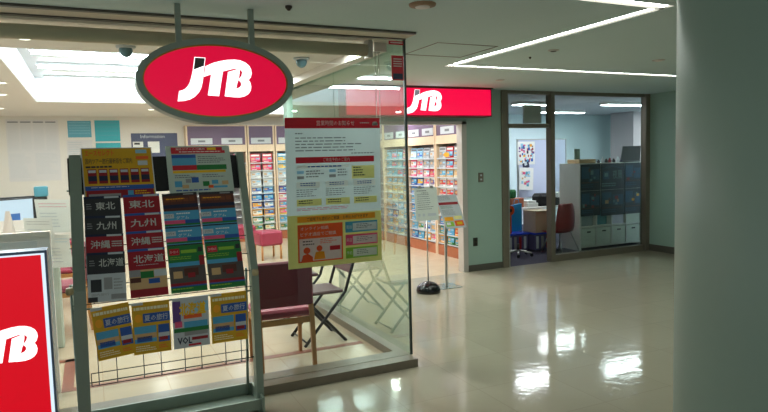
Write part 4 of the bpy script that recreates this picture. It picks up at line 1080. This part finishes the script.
# red shell chair in the office
t = thing('shell_chair', (7.05, 7.95, 0), 'dark red plastic shell chair behind the office window', 'chair')
def shell():
    m = MB(); pr = []
    rows = [(0.0, .80, .10, .0), (.01, .83, .14, .0), (.02, .70, .185, .0), (.02, .55, .20, .0), (.03, .40, .195, .0), (.06, .30, .17, .0)]
    out = []
    cols = 9
    def row(y, z, hw, curve): return [(7.05 + hw * (2 * i / (cols - 1) - 1), 7.86 + y + .06 * (2 * i / (cols - 1) - 1) ** 2, z) for i in range(cols)]
    prof = [(.0, .82, .12), (.0, .80, .155), (.0, .70, .18), (.01, .55, .195), (.03, .42, .20), (.05, .36, .19)]
    prof2 = [(.10, .335, .19), (.25, .33, .19), (.40, .345, .175), (.43, .34, .15)]
    P = [row(y, z, hw, 0) for y, z, hw in prof + prof2]
    n = len(P)
    vs = [v for r in P for v in r]; vs2 = [(v[0], v[1] + .012, v[2] + .010) for v in vs]
    fs = []
    N_ = len(vs)
    for i in range(n - 1):
        for j in range(cols - 1):
            a = i * cols + j; fs.append((a, a + cols, a + cols + 1, a + 1)); fs.append((N_ + a, N_ + a + 1, N_ + a + cols + 1, N_ + a + cols))
    for j in range(cols - 1):
        fs.append((j, j + 1, N_ + j + 1, N_ + j)); a = (n - 1) * cols + j; fs.append((a, N_ + a, N_ + a + 1, a + 1))
    for i in range(n - 1):
        a = i * cols; fs.append((a, N_ + a, N_ + a + cols, a + cols)); a += cols - 1; fs.append((a, a + cols, N_ + a + cols, N_ + a))
    m.add(vs + vs2, fs, 0, True); return m
part('shell', shell(), mat('dark_red_plastic', (150, 10, 30), .3), t)
for sx in (-1, 1):
    for (yb, yt) in ((7.80, 7.95), (8.32, 8.18)):
        part('leg', MB().tube((7.05 + sx * .19, yb, 0), (7.05 + sx * .12, yt, .34), .010, 8), metal_alu, t)

# whiteboard with posters
t = thing('whiteboard', (8.0, 9.9, 0), 'white board on legs behind the office doorway', 'whiteboard')
wb0, wb1, wy = 7.58, 8.76, 9.85
part('board', MB().bbox(wb0, wy, .80, wb1, wy + .03, 1.93, .006), mat('board_enamel', (206, 212, 236), .25, vary=.01), t)
part('frame', MB().box(wb0 - .02, wy - .005, .78, wb0, wy + .035, 1.95).box(wb1, wy - .005, .78, wb1 + .02, wy + .035, 1.95).box(wb0, wy - .005, 1.93, wb1, wy + .035, 1.95).box(wb0, wy - .03, .78, wb1, wy + .035, .80), metal_alu, t)
for x in (wb0 + .02, wb1 - .02):
    part('leg', MB().tube((x, wy + .02, 0), (x, wy + .02, .8), .015, 8).tube((x, wy - .25, .03), (x, wy + .28, .03), .015, 8), metal_alu, t)
s = Sheet((7.55, wy - .01, 1.90), X_, (0, 0, -1), .42, .45, .002); s.base(c_white)
rn = random.Random(3)
for q in range(46):
    u = rn.uniform(.05, .85); v = rn.uniform(.08, .84); s.rect(u, v, u + rn.uniform(.05, .14), v + rn.uniform(.05, .14), rn.choice([c_red, c_blue, c_purple, c_amb, c_sky, c_dkred, c_pink, c_navy, c_lblue]), 1 + q * .08)
tag(s.build('abstract_poster'), 'square colourful abstract poster on the left of the whiteboard', 'poster')
s = Sheet((7.58, wy - .03, 1.40), (1, 0, -.06), (-.12, -.1, -1), .34, .44, .002); s.base(c_white)
for q in range(24):
    u = rn.uniform(.12, .7); v = rn.uniform(.15, .75); s.rect(u, v, u + rn.uniform(.08, .2), v + rn.uniform(.05, .14), rn.choice([c_lblue, c_silver, c_tan, c_pink, c_teal2, c_amb]), 1 + q * .12)
tag(s.build('leaning_print'), 'tilted pale print in a white frame below the abstract poster', 'poster')
s = Sheet((7.66, wy - .012, 1.47), (1, 0, .3), (.2, 0, -1), .16, .12, .002); s.base(c_navy); s.rect(.3, 0, .7, .5, c_silver)
tag(s.build('black_clip'), 'small dark clip shape between the two prints', 'clip')
s = Sheet((8.60, wy - .012, 1.22), X_, (0, 0, -1), .14, .38, .002); s.base(c_white)
for q in range(12): s.rect(rn.uniform(.05, .5), rn.uniform(.05, .8), rn.uniform(.55, .95), rn.uniform(.2, .95), rn.choice([c_pink, c_red, c_silver, c_purple]), 1 + q * .1)
tag(s.build('narrow_flyer'), 'narrow pink flyer hanging at the right end of the whiteboard', 'poster')

# office desk with clutter
t = thing('office_desk', (7.35, 9.2, 0), 'low white desk crowded with things behind the office doorway', 'desk')
part('desk_top', MB().bbox(6.75, 8.95, .66, 8.2, 9.55, .69, .005), white_l, t)
for x in (6.80, 8.15):
    for y in (9.0, 9.5): part('leg', MB().tube((x, y, 0), (x, y, .66), .016, 8), metal_alu, t)
single('black_bag', MB().bbox(7.42, 9.02, .69, 7.72, 9.3, .92, .05), mat('black_fabric', (16, 16, 20), .8, bump=.4, bscale=60), (7.56, 9.16, .69), 'bulky black bag on the office desk', 'bag')
t = thing('printer', (7.93, 9.2, .69), 'black printer with white paper on the office desk', 'printer')
part('body', MB().bbox(7.74, 9.0, .69, 8.12, 9.35, .84, .02), black, t)
part('paper_tray', MB().bbox(7.80, 8.98, .84, 8.04, 9.25, .93, .01), white_p, t)
t = thing('tool_box', (6.98, 9.25, .69), 'brown box with green top at the left end of the office desk', 'box')
part('body', MB().bbox(6.83, 9.1, .69, 7.12, 9.4, .86, .01), wood_brown, t)
part('top_item', MB().bbox(6.84, 9.12, .86, 6.98, 9.3, 1.02, .03), c_green, t)
single('paper_stack', MB().bbox(7.16, 9.05, .69, 7.40, 9.4, .76, .004).bbox(7.18, 9.08, .76, 7.38, 9.36, .80, .004), white_p, (7.27, 9.2, .69), 'small white paper stack on the office desk', 'paper')
# things in front of the desk, below
def crate(x, y, z, w, d, h, label):
    t = thing('storage_crate', (x, y, z), label, 'crate', 'clear crates with blue lids')
    part('bin', MB().bbox(x - w / 2, y - d / 2, z, x + w / 2, y + d / 2, z + h - .03, .01), mat('clear_plastic', (96, 92, 128), .25), t)
    part('lid', MB().bbox(x - w / 2 - .015, y - d / 2 - .015, z + h - .03, x + w / 2 + .015, y + d / 2 + .015, z + h, .008), mat('blue_lid', (24, 60, 200), .35), t)
    for i in range(4): part('content', MB().box(x - w / 2 + .03 + i * w / 4.3, y - d / 2 - .004, z + .03, x - w / 2 + .03 + i * w / 4.3 + .05, y - d / 2 - .001, z + h - .06), (c_silver, c_grey, c_dkred, c_silver)[i], t)
crate(6.58, 8.75, 0, .44, .34, .30, 'clear crate with a blue lid at the left inside the doorway')
crate(7.06, 8.62, 0, .46, .34, .30, 'clear crate with a blue lid beneath the cardboard box')
t = thing('cardboard_box', (6.98, 8.58, .30), 'beige cardboard box on the crates inside the doorway', 'box')
part('carton', MB().bbox(6.84, 8.44, .301, 7.24, 8.78, .68, .006), mat('cardboard', (184, 168, 140), .7), t)
part('flap', MB().bbox(6.84, 8.36, .672, 7.24, 8.45, .682, .002), mat('cardboard', (184, 168, 140), .7), t)
t = thing('shopping_bag', (6.68, 8.95, .30), 'tall bright cyan bag standing on a crate inside the doorway', 'bag')
mb = MB(); mb.add([(6.60, 8.84, .302), (6.86, 8.84, .302), (6.86, 8.93, .302), (6.60, 8.93, .302), (6.66, 8.85, .76), (6.87, 8.85, .79), (6.87, 8.92, .79), (6.66, 8.92, .76)], [(0, 3, 2, 1), (0, 1, 5, 4), (1, 2, 6, 5), (2, 3, 7, 6), (3, 0, 4, 7), (4, 5, 6, 7)])
part('bag_body', mb, mat('cyan_bag', (20, 150, 205), .4), t)
part('handle', MB().path([(6.70, 8.86, .765), (6.72, 8.86, .86), (6.80, 8.86, .865), (6.82, 8.86, .78)], .006, 6), mat('cyan_bag', (20, 150, 205), .4), t)
t = thing('orange_reel', (6.44, 8.6, .30), 'orange reel with a dark hub beside the cyan bag', 'reel')
part('wheel', MB().tube((6.45, 8.62, .70), (6.45, 8.68, .70), .085, 24), mat('orange_plastic', (226, 84, 30), .35), t)
part('hub', MB().tube((6.45, 8.61, .70), (6.45, 8.622, .70), .03, 16), black, t)
part('support', MB().box(6.40, 8.63, .302, 6.48, 8.67, .63), mat('orange_plastic', (226, 84, 30), .35), t)
t = thing('office_chair_base', (6.35, 8.15, 0), 'silver star foot of an office chair on the dark carpet', 'chair base')
for k in range(5):
    a = k * 2 * math.pi / 5 + .3
    arm = part('foot', MB().tube((6.25, 8.15, .09), (6.25 + .22 * math.cos(a), 8.15 + .22 * math.sin(a), .055), .016, 8), metal_alu, t)
    part('caster', MB().tube((6.25 + .22 * math.cos(a), 8.14 + .22 * math.sin(a), .026), (6.25 + .22 * math.cos(a), 8.16 + .22 * math.sin(a), .026), .026, 12), black, arm)
part('stem', MB().tube((6.25, 8.15, .07), (6.25, 8.15, .20), .02, 10), metal_dark, t)

# ------------------------------------------------------------------ foreground column
mb = MB(); cxy = (1.925, 1.07)
mb.lathe([(.40, 0), (.40, CEIL)], (cxy[0], cxy[1], 0), 96)
o = mb.build('wall_column', mat('column_paint', (150, 172, 160), .42, vary=.02), None, (cxy[0], cxy[1], 0)); o['kind'] = 'structure'

# ------------------------------------------------------------------ lights
def area(name, loc, sx, sy, power, col=(1, 1, 1), rot=(0, 0, 0)):
    l = bpy.data.lights.new(name, 'AREA'); l.shape = 'RECTANGLE'; l.size = sx; l.size_y = sy; l.energy = power; l.color = col
    o = bpy.data.objects.new(name, l); COL.objects.link(o); o.location = loc; o.rotation_euler = rot; return o


w = bpy.data.worlds.new('World'); S.world = w; w.use_nodes = True
w.node_tree.nodes['Background'].inputs[0].default_value = (.5, .55, .55, 1); w.node_tree.nodes['Background'].inputs[1].default_value = .75

# ------------------------------------------------------------------ camera
cam = bpy.data.cameras.new('camera'); co = bpy.data.objects.new('camera', cam); COL.objects.link(co)
cam.sensor_width = 36; cam.lens = 620 / 768 * 36; cam.clip_start = .05
R = Matrix(((0.90321731, 0.0568287, -0.42540449), (-0.42836637, 0.05823264, -0.9017268), (-0.02647154, 0.99668423, 0.07694023)))
co.matrix_world = Matrix.Translation((0, 0, 1.65)) @ R.to_4x4()
S.camera = co
S.view_settings.view_transform = 'Standard'; S.view_settings.look = 'None'; S.view_settings.gamma = 1; S.view_settings.exposure = 0.12
S.view_settings.use_curve_mapping = False
S.cycles.use_denoising = True; S.cycles.transparent_max_bounces = 24; S.cycles.sample_clamp_indirect = 6
S.cycles.max_bounces = 8; S.cycles.caustics_reflective = False; S.cycles.caustics_refractive = False
